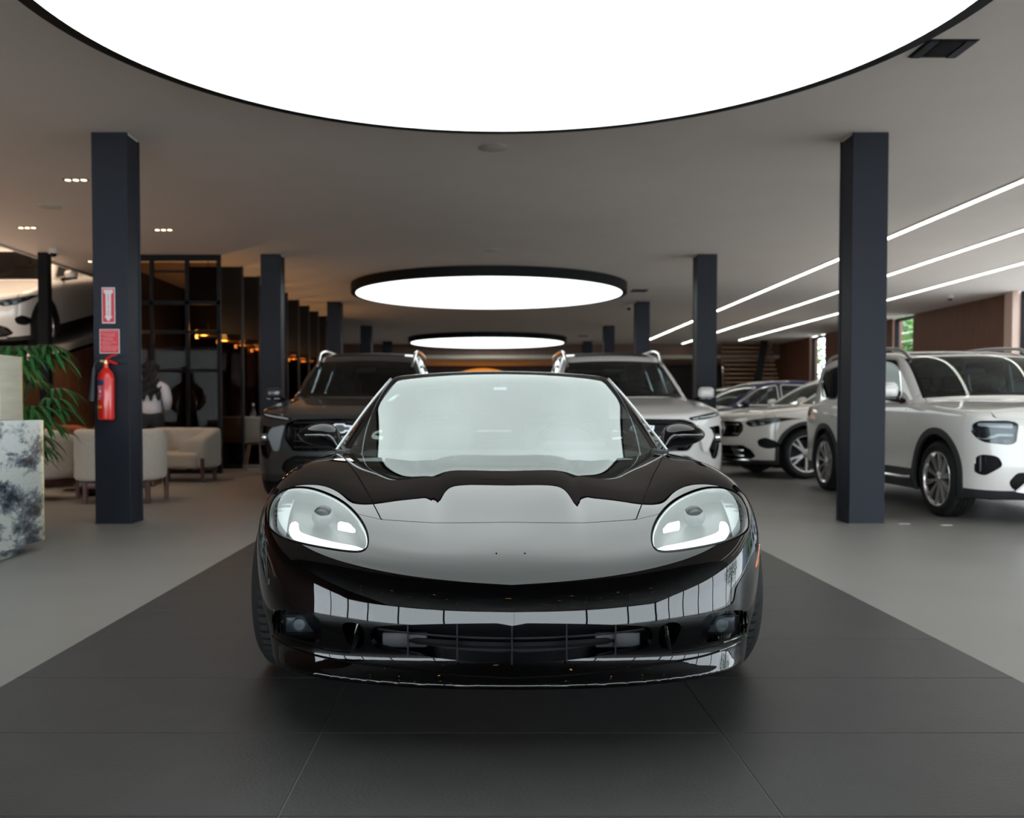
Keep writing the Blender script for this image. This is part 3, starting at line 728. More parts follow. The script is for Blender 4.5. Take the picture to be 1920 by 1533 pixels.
    b = bmesh.new(); tube(b, [(x, .06 + .3 * x * x, .306 + .10 * x * x) for x in np.linspace(-.41, .41, 17)], .0035, 6); fin('grille_crossbar', b, 'dark_metal', g)
    b = bmesh.new(); tube(b, [(x, .10 + .3 * x * x, .275 + .10 * x * x) for x in np.linspace(-.40, .40, 17)], .012, 6); fin('grille_support', b, 'matt_black', g)
    for sx in (-1, 1): box('intake_flap', sx * .33 - .07, sx * .33 + .07, .12, .14, .262, .31, 'cladding', g, bev=.006)
    # fog lamps and ducts
    for P in sep_x(fog):
        sg = 1 if P.V[:, 0].mean() > 0 else -1
        q = M3(P.V + np.array([0, .045, 0]), P.T, P.N); E = P.skirt(0.0); n0 = len(P.V); V = E.V.copy(); m = (len(V) - n0) // 2; V[n0+m:] = V[n0:n0+m] + np.array([0, .045, 0])
        fo = put('fog_lamp', q.merge(M3(V, E.T[len(P.T):], E.N).compact()), 'gloss_black', t)
        yq = .212
        b = bmesh.new(); bx(b, sg * .672 - .048, sg * .672 + .048, yq, yq + .03, .285, .345, .012, 3); fin('fog_reflector', b, 'lamp_dark', fo)
        b = bmesh.new(); bx(b, sg * .672 - .052, sg * .672 + .052, yq - .016, yq - .012, .281, .349, .002)
        for v in b.verts: v.co.y += (.315 - v.co.z) * .35
        fin('lens', b, 'lens_d', fo)
        b = bmesh.new(); lathe(b, [(.001, 0), (.018, .002), (.026, .012)], 20, 'y', (sg * .672, yq - .01, .315)); fin('bulb_reflector', b, 'lamp_inner', fo)
        for k in range(3):
            b = bmesh.new(); x = sg * (.738 + .014 * k); tube(b, [(x, yq + .03 + .012 * k, .352), (x, yq + .012 * k + .015, .31), (x, yq + .03 + .012 * k, .275)], .0035, 6); fin('vent_rib', b, 'gloss_black', fo)
    for P in sep_x(duct):
        sg = 1 if P.V[:, 0].mean() > 0 else -1
        q = M3(P.V + np.array([0, .06, 0]), P.T, P.N); E = P.skirt(0.0); n0 = len(P.V); V = E.V.copy(); m = (len(V) - n0) // 2; V[n0+m:] = V[n0:n0+m] + np.array([0, .06, 0])
        du = put('brake_duct', q.merge(M3(V, E.T[len(P.T):], E.N).compact()), 'black_paint', t)
        b = bmesh.new(); tube(b, [(sg * .470, .105, .350), (sg * .474, .09, .31), (sg * .486, .10, .262)], [.009, .008, .006], 8); fin('duct_vane', b, 'black_paint', du)
    # side marker lamps
    put('side_marker', smk.inset(-.0015).skirt(.01), 'amber', t)
    # greenhouse
    C = nets(vette_cab, (-.95, 1.32, .66), (.95, 4.45, 1.26), (.014, .016, .012))
    C = C.split(.70 + .012 - Z(C))[0]
    yy = lambda M: Y(M) - (.21 * ax(M)**2 + .44 * ax(M)**4) / (1 + np.exp((Y(M) - 2.6) / .25))
    gw = lambda M: np.maximum(ax(M) - (vSc(Y(M), Z(M)) - .026), yy(M) - 2.44)
    ws, C = C.split(gw(C))
    gi = lambda M: np.maximum.reduce([ax(M) - (vSc(Y(M), Z(M)) - .060), yy(M) - 2.43])
    wc, wb = ws.split(gi(ws))
    w = put('windshield', wc, 'glass_w', t); put('black_border', wb, 'gloss_black', w)
    wb2 = wc.inset(.02)
    gs = lambda M: np.maximum.reduce([psd(Y(M), Z(M), chaikin([(2.02, .80), (2.55, 1.09), (2.8, 1.12), (3.1, 1.08), (3.45, .95), (3.5, .80)], 2)), .45 - np.abs(M.N[:, 0])])
    sw, C = C.split(gs(C))
    for P in sep_x(sw): put('side_window', P, 'glass_d', t)
    gh2 = lambda M: np.maximum.reduce([ax(M) - (vSc(Y(M), Z(M)) - .07), 3.15 - yy(M), yy(M) - 4.25])
    hg, C = C.split(gh2(C)); put('rear_glass', hg, 'glass_p', t)
    gp2 = lambda M: np.maximum.reduce([ax(M) - (vSc(Y(M), Z(M)) - .075), 2.52 - yy(M), yy(M) - 3.08])
    rp, C, st = cut_panels(C, gp2, .003); put('roof_panel', rp.skirt(.01), 'black_paint', t)
    put('roof_frame', C.skirt(.02), 'black_paint', t)
    for sx in (-1, 1):
        b = bmesh.new(); pts = []
        for zz in np.linspace(.80, 1.17, 14):
            yv = np.interp(zz, [.80, .925, 1.07, 1.15, 1.17], [1.86, 2.10, 2.33, 2.47, 2.52])
            pts.append((sx * (float(vSc(np.array([yv]), np.array([zz]))[0]) - .008), yv, zz))
        tube(b, pts, .006, 6); fin('pillar_trim', b, 'satin', t)
    # interior
    ib = bmesh.new()
    bx(ib, -.76, .76, 1.75, 4.1, .20, .24); bx(ib, -.80, -.76, 1.75, 4.1, .2, .80); bx(ib, .76, .80, 1.75, 4.1, .2, .80); bx(ib, -.76, .76, 4.05, 4.1, .2, .78); bx(ib, -.5, .5, 3.3, 4.1, .2, .74, .03)
    fin('cabin_liner', ib, 'cabin', t)
    db = bmesh.new(); bx(db, -.74, .74, 1.95, 2.35, .60, .785, .05, 3); bx(db, -.74, .74, 1.60, 2.0, .45, .735, .02); bx(db, .22, .56, 2.15, 2.36, .74, .83, .03, 3); fin('dashboard', db, 'cabin', t)
    for sx in (-.38, .38): seat(t, sx, 2.95, .26)
    steering(t, .38, 2.42, .76)
    mb = bmesh.new(); bx(mb, -.11, .11, 2.42, 2.44, 1.075, 1.13, .012, 3); cyl(mb, (0, 2.43, 1.12), (0, 2.40, 1.17), .008); fin('rear_view_mirror', mb, 'matt_black', t)
    # stickers on the glass
    q, _ = wc.split(np.maximum(psd(wc.V[:, 0], wc.V[:, 2], [(-.612, 1.045), (-.575, 1.045), (-.535, 1.082), (-.560, 1.082)]), wc.V[:, 1] - 2.6)); sk = put('registration_sticker', q.inset(.003), 'label_green', t)
    q, _ = wc.split(np.maximum(psd(wc.V[:, 0], wc.V[:, 2], [(-.602, 1.050), (-.578, 1.050), (-.550, 1.074), (-.568, 1.074)]), wc.V[:, 1] - 2.6)); put('sticker_print', q.inset(.002), 'drl_dim', sk)
    sb = bmesh.new(); bx(sb, -.035, .035, 2.36, 2.364, 1.105, 1.12); fin('windshield_label', sb, 'drl_dim', t, rot=(0, 0, 0))
    # door mirrors
    def mir(x, y, z):
        u = (x - .925) / .105; v = (y - 2.0) / (.075); w_ = (z - .872) / (.058 - .012 * np.clip(u, -1, 1))
        e = (np.sqrt(u*u + v*v + w_*w_ + 1e-9) - 1) * .055
        px, py, pz = x - .80, y - 1.98, z - .79; dx, dy, dz = .06, .02, .075; L = dx*dx + dy*dy + dz*dz
        tt = np.clip((px*dx + py*dy + pz*dz) / L, 0, 1); s_ = np.sqrt((px - tt*dx)**2 + ((py - tt*dy) * .6)**2 + (pz - tt*dz)**2 + 1e-9) - (.024 + .006 * tt)
        return np.maximum(smin(e, s_, .05), y - 2.045)
    mm = nets(mir, (.74, 1.88, .74), (1.12, 2.08, .98), (.007, .007, .007))
    for sg in (-1, 1):
        M = mm if sg > 0 else M3(mm.V * [-1, 1, 1], mm.T[:, ::-1], mm.N * [-1, 1, 1]); put('door_mirror', M, 'black_paint', t)
    # thin tubes added along the lower lip to draw its bright highlight lines
    def on_body(x, z):
        yv = np.linspace(-.05, .8, 1700); f_ = vette_body(np.full(1700, x), yv, np.full(1700, z)); return float(yv[np.argmax(f_ < 0)])
    for pts in ([(.775, .258), (.70, .254), (.60, .248), (.50, .245)], [(.79, .245), (.74, .236), (.60, .222), (.425, .214), (.193, .199), (0, .192)]):
        P_ = np.array(pts[::-1]); xs_ = np.linspace(P_[0, 0], P_[-1, 0], 24); zs_ = np.interp(xs_, P_[:, 0], P_[:, 1]); Q = [(x, on_body(x, z) + .002, z) for x, z in zip(xs_, zs_)]
        for sx in (-1, 1):
            if P_[0, 0] == 0 and sx < 0: continue
            full = [(-a, b_, c) for a, b_, c in Q[:0:-1]] + Q if P_[0, 0] == 0 else [(sx * a, b_, c) for a, b_, c in Q]
            b = bmesh.new(); tube(b, full, .0042, 8); fin('lip_highlight_tube', b, 'black_paint', fb)
    for sx in (-1, 1):
        yb_ = on_body(sx * .045, .545); b = bmesh.new(); cyl(b, (sx * .045, yb_ - .0012, .5455), (sx * .045, yb_ + .004, .5445), .0028, seg=12); fin('plate_screw_hole', b, 'matt_black', fb)
    # wheels
    for sx in (-1, 1):
        wheel(t, sx * .80, .93, .325, .245, .235, 'five', sx); wheel(t, sx * .78, 3.615, .335, .28, .242, 'five', sx)
        for yc, r in ((.93, .37), (3.615, .38)): fin('wheel_liner', well([], sx * .55, sx * .86, yc, .325, r), 'matt_black', t)
    bb = bmesh.new(); bx(bb, -.70, .70, .50, 4.0, .14, .20); bx(bb, -.56, .56, .3, 3.9, .2, .5); fin('underbody', bb, 'matt_black', t)
    return t
vette = build_vette()
# ---------------------------------------------------------------- sport-utility cars, one builder driven by a table of profiles
def build_suv(t, P):
    W = P['half']; zb = P['bottom']
    Hb = S1(*P['body_top']); Hc = S1(*P['roof']); Sw = S1(*P['width']); Rr = P['length']
    fx = S1(P['fx'][0], P['fx'][1], even=True); fz = S1(*P['fz']); tz = S1(*P['side_z'])
    c2, c4 = P['shield_bow']; ts, tz0 = P['tumble']; cr = P.get('crown', .05); ek = P.get('edge', .05)
    def bow(ax, y): return (c2 * ax**2 + c4 * ax**4) / (1 + np.exp((y - P['bow_end']) / .25))
    def sc(y, z): return Sw(y) - P['shoulder'] - ts * np.maximum(z - tz0, -.2) - P.get('cab_taper', .0) * np.maximum(y - 3.0, 0)**2
    def f(x, y, z):
        ax = np.sqrt(x * x + 1e-8)
        top = (z - Hb(y) + ek * (ax / W)**4 - P.get('ridge', .0) * np.exp(-((ax - .62 * W / .95) / .10)**2) * (y < 9) ) * .97
        fr = (fx(ax) + fz(z) * (1 - .25 * (ax / W)**2) - y) * .92
        sd = ax - Sw(y) + tz(z)
        rr = (y - Rr + .10 * (ax / W)**4 + P.get('rear_slope', .12) * np.maximum(z - .9, 0) + .1 * np.maximum(.5 - z, 0)) * .95
        b = smax(smax(top, smax(fr, sd, P.get('k_corner', .22)), P.get('k_top', .08)), rr, .15)
        yb = y - bow(ax, y)
        ct = (z + cr * ax**2 - Hc(yb)) * .80; cs = (ax - sc(y, z)) * .95
        c = smax(smax(ct, cs, P.get('k_roof', .10)), .6 - z, .01); c = np.maximum(c, P['roof'][0][0] + .08 - y); c = smax(c, rr, .12)
        return smax(smin(b, c, .035), zb - z, .03)
    B = nets(f, (-W - .06, -.08, zb - .06), (W + .06, Rr + .08, P['height'] + .06), P.get('step', (.021, .024, .018)), 5)
    ax = lambda M: np.abs(M.V[:, 0]); Y = lambda M: M.V[:, 1]; Z = lambda M: M.V[:, 2]; NX = lambda M: np.abs(M.N[:, 0])
    paint = P['paint']; strips = []
    for yc, r in P['arches']:
        _, B = B.split(np.maximum(np.hypot(Y(B) - yc, Z(B) - P['R']) - r, W - .32 - ax(B)))
    def front(poly, lim=1.1, ch=1): 
        Q = fil(poly, .03) if ch else poly
        return lambda M: np.maximum(psd(ax(M), Z(M), Q), Y(M) - lim)
    def side(poly, ch=2, n=.35):
        Q = fil(poly, .05) if ch else poly
        return lambda M: np.maximum(psd(Y(M), Z(M), Q), n - NX(M))
    # lamps
    if 'side_lamp' in P:
        g = P['side_lamp']; lamp, B = B.split(np.maximum(psd(ax(B), Z(B), fil(g, .03)), Y(B) - 1.1))
        for Q in sep_x(lamp):
            h = put('headlight', Q.inset(.045).merge(walls(Q, .045)), 'lamp_dark', t); put('lens', Q, 'lens_d', h)
            for k, (pl, m_) in enumerate(P['lamp_bits']):
                q, _ = Q.split(psd(np.abs(Q.V[:, 0]), Q.V[:, 2], fil(pl, .01)))
                if len(q.T): put('light_bar', q.inset(.02).skirt(.012), m_, h)
    for nm, polys, m_, dep in P['front_parts']:
        for poly in polys:
            q, B = B.split(front(poly)(B))
            if len(q.T) == 0: continue
            for Q in ([q] if min(p[0] for p in poly) <= 0 else sep_x(q)):
                put(nm, (Q.inset(dep).merge(walls(Q, dep)) if dep > 0 else Q.skirt(.02)), m_, t)
    # glass
    ww = np.array(P['shield_y'])
    yb = lambda M: Y(M) - bow(ax(M), Y(M))
    gws = lambda M: np.maximum.reduce([ax(M) - sc(Y(M), Z(M)) + P.get('pillar', .07), ww[0] - yb(M), yb(M) - ww[1], Hb(Y(M)) + .015 - ek * (ax(M) / W)**4 - Z(M)])
    ws, B = B.split(gws(B)); wi, wo = ws.split(gws(ws) + .035)
    w = put('windshield', wi, 'glass_d', t); put('black_border', wo, 'gloss_black', w)
    for poly in P['side_glass']:
        q, B = B.split(side(poly)(B)); fr_, _ = B.split(side(off(fil(poly, .05), .022), 0)(B))
        for Q in sep_x(q): put('side_window', Q.inset(.008), P.get('side_glass_m', 'glass_d'), t)
        q, B = B.split(side(off(fil(poly, .05), .018), 0)(B))
        for Q in sep_x(q): put('window_trim', Q.inset(-.003).skirt(.02), P.get('trim_m', 'chrome'), t)
    gbk = lambda M: np.maximum.reduce([ax(M) - sc(Y(M), Z(M)) + .10, P['rear_glass_z'] - Z(M), .30 - M.N[:, 1], Rr - .9 - Y(M), Z(M) - P['height'] + .16])
    q, B = B.split(gbk(B)); put('rear_glass', q, 'glass_p', t)
    q, B = B.split(np.maximum.reduce([psd(ax(B), Z(B), P['tail_lamp']), Rr - .35 - Y(B)]))
    for Q in sep_x(q): put('tail_lamp', Q.skirt(.02), 'red_lamp', t)
    if 'roof_glass' in P:
        y0, y1 = P['roof_glass']; q, B = B.split(np.maximum.reduce([ax(B) - sc(Y(B), Z(B)) + P.get('roof_m', .13), y0 - yb(B), Y(B) - y1, P['height'] - .35 - Z(B)]))
        put('roof_glass', q.inset(-.004).skirt(.02), P.get('roof_mat', 'gloss_black'), t)
    # cladding on arches and sills
    for yc, r in P['arches']:
        q, B = B.split(np.maximum(np.hypot(Y(B) - yc, Z(B) - P['R']) - r - P['clad'], .45 - NX(B)))
        for Q in sep_x(q): put('wheel_arch_trim', Q.inset(-.012).skirt(.03), P.get('clad_m', 'cladding'), t)
    sill, B = B.split(Z(B) - np.interp(Y(B), *P['sill'])); put('sill_cladding', sill.skirt(.02), P.get('clad_m', 'cladding'), t)
    # panels
    hp = P['hood']; hood, B, st = cut_panels(B, lambda M: np.maximum.reduce([ax(M) - np.interp(Y(M), hp[0], hp[1]), Y(M) - bow(ax(M), Y(M)) - ww[0] - .2, Hb(Y(M)) - .22 - Z(M), .25 - M.N[:, 2]]), .004); strips.append(st)
    put('hood', hood.skirt(.015), paint, t)
    for a, b_ in P['doors']:
        g = side([(a, .22), (b_, .22), (b_, P['height']), (a, P['height'])], 0, .3)
        d, B, st = cut_panels(B, g, .004); strips.append(st)
        for Q in sep_x(d): put('door', Q.skirt(.015), paint, t)
    fr_, B, st = cut_panels(B, lambda M: np.maximum(Y(M) - P['bumper_y'], Z(M) - P['height']), .003); strips.append(st)
    put('front_bumper', fr_.skirt(.02), paint, t)
    F, B2 = B.split(np.maximum(Y(B) - P['doors'][0][0], Z(B) - P['belt']))
    for Q in sep_x(F): put('front_fender', Q.skirt(.015), paint, t)
    put('rear_body', B2.skirt(.02), paint, t)
    S = strips[0]
    for s_ in strips[1:]: S = S.merge(s_)
    put('panel_gaps', S.inset(.012), 'matt_black', t)['kind'] = 'stuff'
    # wheels, liners, cabin
    for (yc, r) in P['arches']:
        for sx in (-1, 1):
            wheel(t, sx * (W - .125), yc, P['R'], .225, P['rim'], P['wheel'], sx)
            fin('wheel_liner', well([], sx * (W - .34), sx * (W - .05), yc, P['R'], r + .005), 'matt_black', t)
    y0 = ww[0] + .05; zc = P['belt']
    b = bmesh.new(); bx(b, -W + .20, W - .20, y0, Rr - .25, .24, .30); bx(b, -W + .10, -W + .13, y0 + .3, Rr - .3, .3, zc - .05); bx(b, W - .13, W - .10, y0 + .3, Rr - .3, .3, zc - .05); bx(b, -W + .2, W - .2, Rr - .3, Rr - .26, .3, zc - .05)
    fin('cabin_liner', b, 'cabin', t)
    b = bmesh.new(); bx(b, -W + .18, W - .18, y0 + .28, y0 + .75, .6, zc - .02, .06, 3); fin('dashboard', b, 'cabin', t)
    for sx in (-.38, .38): seat(t, sx, y0 + 1.45, .52, film=P.get('film', False) and sx < 0)
    for sx in (-.42, .42): seat(t, sx, y0 + 2.3, .52)
    steering(t, .38, y0 + .95, zc - .02, 'dark_metal')
    b = bmesh.new(); bx(b, -.13, .13, ww[1] - .02, ww[1] + .01, P['height'] - .30, P['height'] - .23, .015, 3); fin('rear_view_mirror', b, 'dark_metal', t)
    b = bmesh.new(); bx(b, -W + .25, W - .25, .35, Rr - .3, zb - .02, zb + .05); fin('underbody', b, 'matt_black', t)
    # door mirrors
    mx, my, mz = P['mirror']; mw, mh = P.get('mirror_size', (.125, .085))
    for sx in (-1, 1):
        b = bmesh.new(); bx(b, sx * mx - mw, sx * mx + mw, my - .06, my + .06, mz - mh, mz + mh, .055, 4)
        for v in b.verts:
            if v.co.y < my: v.co.z = mz + (v.co.z - mz) * .86; v.co.x = sx * mx + (v.co.x - sx * mx) * .92
        mo = fin('door_mirror', b, paint, t, ang=60)
        b = bmesh.new(); bx(b, sx * mx - mw * .9, sx * mx + mw * .9, my - .045, my + .055, mz - mh * 1.12, mz - mh * .72, .02, 2); tube(b, [(sx * mx, my, mz - mh * .8), (sx * (mx - mw * 1.1), my, mz - mh * 1.1), (sx * (mx - mw * 1.5), my + .02, mz - mh * 1.3)], [.03, .03, .035]); fin('mirror_base', b, 'gloss_black', mo)
    if 'rails' in P:
        y0, y1, rx, rz = P['rails']
        for sx in (-1, 1):
            b = bmesh.new(); pts = []
            for k in range(21):
                u = k / 20; e = min(1, min(u, 1 - u) * 9); y = y0 + (y1 - y0) * u
                pts.append((sx * (rx - .02 * (1 - e)), y, float(Hc(np.array([y]))[0]) - cr * rx**2 + rz * math.sin(e * PI / 2) - .015))
            tube(b, pts, .018, 8); fin('roof_rail', b, P.get('rail_m', 'satin'), t)
    for nm, fn in P.get('extras', []): fn(t)
    return t

def bowtie(t, x=0, y=-.02, z=.80):
    o = 0
    b = bmesh.new(); prism(b, [(-.135, -.030), (-.06, -.030), (-.048, -.052), (.048, -.052), (.06, -.030), (.122, -.030), (.135, .030), (.06, .030), (.048, .052), (-.048, .052), (-.06, .030), (-.122, .030)], -.006, .02)
    bmesh.ops.bevel(b, geom=b.edges[:], offset=.004, segments=1, affect='EDGES')
    for v in b.verts: v.co += Vector((x, y, z))
    e = fin('emblem', b, 'emblem_metal', t, smooth=False)
    b = bmesh.new(); prism(b, [(-.11, -.018), (-.05, -.018), (-.038, -.038), (.038, -.038), (.05, -.018), (.10, -.018), (.11, .018), (.05, .018), (.038, .038), (-.038, .038), (-.05, .018), (-.10, .018)], -.009, 0)
    for v in b.verts: v.co += Vector((x, y, z))
    fin('emblem_face', b, 'dark_metal', e, smooth=False)
def star(t, y=-.03, z=.72, r=.10):
    b = bmesh.new(); lathe(b, [(r, -.008), (r + .012, -.012), (r + .014, 0), (r, .008), (r, -.008)], 40, 'y', (0, y, z))
    for k in range(3):
        a = PI / 2 + k * 2 * PI / 3; c, s_ = math.cos(a), math.sin(a); n = (-s_, c)
        A = [(n[0] * .014, n[1] * .014), (c * r, s_ * r), (-n[0] * .014, -n[1] * .014)]
        f0 = [b.verts.new((p[0], y, z + p[1])) for p in A]; ap = b.verts.new((c * .01, y - .014, z + s_ * .01))
        b.faces.new((f0[0], f0[1], ap)); b.faces.new((f0[1], f0[2], ap)); b.faces.new((f0[2], f0[0], ap))
    e = fin('emblem', b, 'chrome', t, ang=20)
    b = bmesh.new(); cyl(b, (0, y + .01, z), (0, y + .03, z), r + .01, seg=32); fin('emblem_backing', b, 'gloss_black', e)
def hbars(t, ys, z0, z1, n, w, m='gloss_black', r=.006, nm='grille_slat'):
    for k in range(n):
        z = z0 + (z1 - z0) * k / (n - 1); b = bmesh.new()
        tube(b, [(x, ys + .10 * x * x, z) for x in np.linspace(-w, w, 9)], r, 6); fin(nm, b, m, t)

# --- tall family SUV (the dark grey and the white one behind the coupe)
P_A = dict(half=.995, bottom=.22, length=5.1, height=1.76, R=.385, rim=.275, wheel='five', paint='gray_paint',
    body_top=([-.2, .0, .12, .35, .8, 1.25, 1.7, 3, 4.5, 5.2], [.90, .93, .955, 1.01, 1.075, 1.125, 1.15, 1.15, 1.16, 1.12]),
    roof=([.9, 1.25, 1.55, 1.95, 2.25, 2.6, 3.2, 4.0, 4.7, 5.1], [.93, 1.06, 1.235, 1.50, 1.655, 1.735, 1.765, 1.76, 1.70, 1.58]),
    width=([-.1, .3, .7, 1.05, 2, 3.5, 4.4, 5.1], [.90, .95, .975, .985, .985, .985, .965, .90]),
    fx=([0, .3, .6, .8, 1.0], [0, .02, .09, .20, .36]), fz=([.15, .25, .4, .6, .8, .93, 1.05], [.14, .06, .02, .0, .012, .04, .12]),
    side_z=([.15, .3, .5, .8, 1.0, 1.15], [.05, .015, .0, .005, .03, .09]), shield_bow=(.22, .12), bow_end=3.0, tumble=(.36, 1.10), shoulder=.135, cab_taper=.012,
    ridge=.016, arches=[(1.0, .43), (4.07, .43)], clad=.045, clad_m='cladding', sill=([0, .5, .9, 1.5, 3.6, 4.5, 5.2], [.30, .30, .34, .36, .36, .34, .40]),
    side_lamp=[(.50, .905), (.58, .925), (.92, .985), (.95, .965), (.91, .935), (.72, .895), (.55, .878)],
    lamp_bits=[([(.58, .914), (.90, .968), (.90, .948), (.58, .896)], 'drl_soft')],
    front_parts=[
        ('upper_grille', [[(-.1, .905), (.46, .895), (.54, .872), (.60, .84), (.62, .70), (.52, .56), (-.1, .54)]], 'gloss_black', .05),
        ('lamp_pod', [[(.70, .80), (.90, .83), (.93, .62), (.88, .47), (.80, .46), (.74, .60)]], 'gloss_black', .035),
        ('lower_grille', [[(-.1, .50), (.50, .51), (.62, .45), (.66, .36), (.60, .31), (-.1, .30)]], 'matt_black', .04)],
    shield_y=(1.28, 2.16), side_glass=[[(1.72, 1.19), (2.35, 1.55), (2.75, 1.60), (2.75, 1.19)], [(2.85, 1.19), (2.85, 1.60), (3.75, 1.59), (3.75, 1.19)], [(3.85, 1.19), (3.85, 1.58), (4.5, 1.53), (4.75, 1.40), (4.6, 1.2)]],
    trim_m='chrome', rear_glass_z=1.2, tail_lamp=[(.5, .95), (1.1, .95), (1.1, 1.12), (.5, 1.10)], roof_glass=(2.38, 4.1), roof_m=.16, roof_mat='matt_black',
    hood=([0, .15, .5, 1.3, 1.6], [.80, .86, .87, .84, .80]), doors=[(1.62, 2.78), (2.80, 3.80)], bumper_y=.42, belt=1.14, mirror=(1.08, 1.72, 1.20), mirror_size=(.10, .075),
    rails=(2.1, 4.6, .62, .055), rail_m='chrome', extras=[])
def extras_A(t, dark):
    bowtie(t, 0, -.03, .80)
    hbars(t, .02, .60, .86, 5, .50, 'dark_metal', .008); hbars(t, .05, .34, .46, 3, .50, 'dark_metal', .007)
    for sx in (-1, 1):
        b = bmesh.new(); bx(b, sx * .845 - .035, sx * .845 + .035, .17, .20, .66, .74, .012, 3); f = fin('fog_lamp', b, 'lamp_inner', t)
        b = bmesh.new(); lathe(b, [(.001, 0), (.02, .004), (.028, .018)], 20, 'y', (sx * .845, .158, .70)); fin('projector', b, 'chrome', f)
        b = bmesh.new(); prism(b, [(sx * .60, .835), (sx * .75, .80), (sx * .79, .72), (sx * .72, .55), (sx * .66, .56), (sx * .63, .70)], .045, .10)
        for v in b.verts: v.co.y += .22 * (abs(v.co.x) - .55)**1.4
        bmesh.ops.bevel(b, geom=b.edges[:], offset=.012, segments=2, affect='EDGES')
        fin('bumper_blade', b, 'silver_paint', t)
suvA = thing('suv', 'dark metallic grey SUV with roof rails parked behind the coupe on the left', 'car', (-1.53, 10.0, 0))
P_A['extras'] = [('x', lambda t: extras_A(t, True))]
build_suv(suvA, P_A)
suvB = copy_tree(suvA, (1.645, 10.0, 0), 0, 'white SUV with roof rails parked right behind the coupe, beside the dark grey one')
suvB.name = 'suv.001'; recolor(suvB, {'dark_gray_metallic_paint': 'white_paint', 'silver_blade': 'white_paint'})

# --- boxy white SUV on the right
P_B = dict(half=.915, bottom=.22, length=4.63, height=1.66, R=.355, rim=.255, wheel='ten', paint='white_paint',
    body_top=([-.2, .0, .10, .3, .8, 1.25, 1.7, 3, 4.2, 4.7], [.90, .95, .985, 1.02, 1.06, 1.095, 1.10, 1.10, 1.10, 1.05]),
    roof=([.9, 1.2, 1.45, 1.75, 1.98, 2.25, 2.8, 3.6, 4.3, 4.65], [.90, 1.07, 1.25, 1.46, 1.575, 1.625, 1.655, 1.65, 1.61, 1.55]),
    width=([-.1, .25, .6, .9, 2, 3.4, 4.1, 4.65], [.86, .90, .912, .915, .91, .91, .88, .80]),
    fx=([0, .3, .6, .8, .95], [0, .01, .05, .13, .26]), fz=([.15, .25, .4, .6, .8, .95, 1.05], [.12, .05, .0, .0, .015, .04, .10]),
    side_z=([.15, .3, .5, .8, .95, 1.1], [.04, .01, .012, .0, .006, .05]), shield_bow=(.16, .10), bow_end=2.8, tumble=(.19, 1.02), shoulder=.085, cab_taper=.0,
    arches=[(.84, .415), (3.67, .415)], clad=.062, sill=([0, .4, .5, .9, 1.35, 3.2, 4.1, 4.7], [.30, .31, .33, .42, .42, .42, .34, .34]), k_top=.06,
    side_lamp=[(.58, .885), (.60, .715), (.66, .695), (.82, .715), (.855, .745), (.882, .80), (.882, .870), (.85, .90), (.66, .905)],
    lamp_bits=[([(.62, .880), (.86, .885), (.86, .855), (.62, .835)], 'drl_dim'), ([(.62, .79), (.74, .79), (.82, .755), (.88, .76), (.88, .745), (.80, .742), (.72, .77), (.62, .77)], 'drl_dim'), ([(.63, .74), (.70, .74), (.70, .71), (.63, .71)], 'lamp_inner'), ([(.73, .745), (.79, .742), (.79, .715), (.73, .72)], 'lamp_inner')],
    front_parts=[
        ('upper_grille', [[(-.1, .90), (.36, .90), (.46, .84), (.50, .72), (.46, .62), (.38, .58), (-.1, .58)]], 'matt_black', .05),
        ('corner_vent', [[(.735, .60), (.83, .612), (.865, .59), (.865, .45), (.82, .425), (.70, .52)]], 'matt_black', .03),
        ('lower_grille', [[(-.1, .50), (.60, .46), (.66, .38), (.62, .31), (-.1, .30)]], 'matt_black', .04)],
    shield_y=(1.30, 1.93), pillar=.055, side_glass=[[(1.78, 1.13), (1.95, 1.40), (2.08, 1.52), (2.35, 1.54), (2.52, 1.54), (2.52, 1.13)], [(2.62, 1.13), (2.62, 1.54), (3.42, 1.53), (3.42, 1.13)], [(3.52, 1.13), (3.52, 1.53), (4.2, 1.48), (4.3, 1.35), (4.1, 1.15)]],
    rear_glass_z=1.15, tail_lamp=[(.55, .88), (1.0, .88), (1.0, 1.04), (.55, 1.04)], roof_glass=(2.0, 3.6), roof_m=.10,
    hood=([0, .15, .5, 1.3, 1.6], [.70, .76, .78, .76, .70]), doors=[(1.48, 2.56), (2.58, 3.46)], bumper_y=.36, belt=1.10, mirror=(1.02, 1.66, 1.19), mirror_size=(.125, .085),
    rails=(1.95, 4.3, .66, .06), film=True, side_glass_m='glass_s', extras=[])
def extras_B(t):
    star(t, -.05, .74, .10); hbars(t, .03, .64, .84, 2, .42, 'chrome', .010); hbars(t, .06, .34, .44, 3, .5, 'dark_metal', .007)
    for sx in (-1, 1):
        for k in range(3): box('vent_slat', sx * (.755 + .035 * k) - .006, sx * (.755 + .035 * k) + .006, .15 + .03 * k, .20 + .03 * k, .46, .595, 'dark_metal', t)
        b = bmesh.new(); tube(b, [(sx * .90, 1.35, .335), (sx * .915, 1.5, .33), (sx * .915, 3.0, .33), (sx * .90, 3.15, .335)], .018, 8); fin('sill_strip', b, 'chrome', t)
        for yy in (2.33, 3.22): box('door_handle', sx * .925 - .012, sx * .925 + .012, yy, yy + .17, .915, .94, 'white_paint', t, bev=.008)
    b = bmesh.new(); prism(b, [(-.62, .30), (-.50, .40), (.50, .40), (.62, .30), (.45, .27), (-.45, .27)], .03, .10); bmesh.ops.bevel(b, geom=b.edges[:], offset=.01, segments=2, affect='EDGES'); fin('skid_plate', b, 'chrome', t)
P_B['extras'] = [('x', extras_B)]
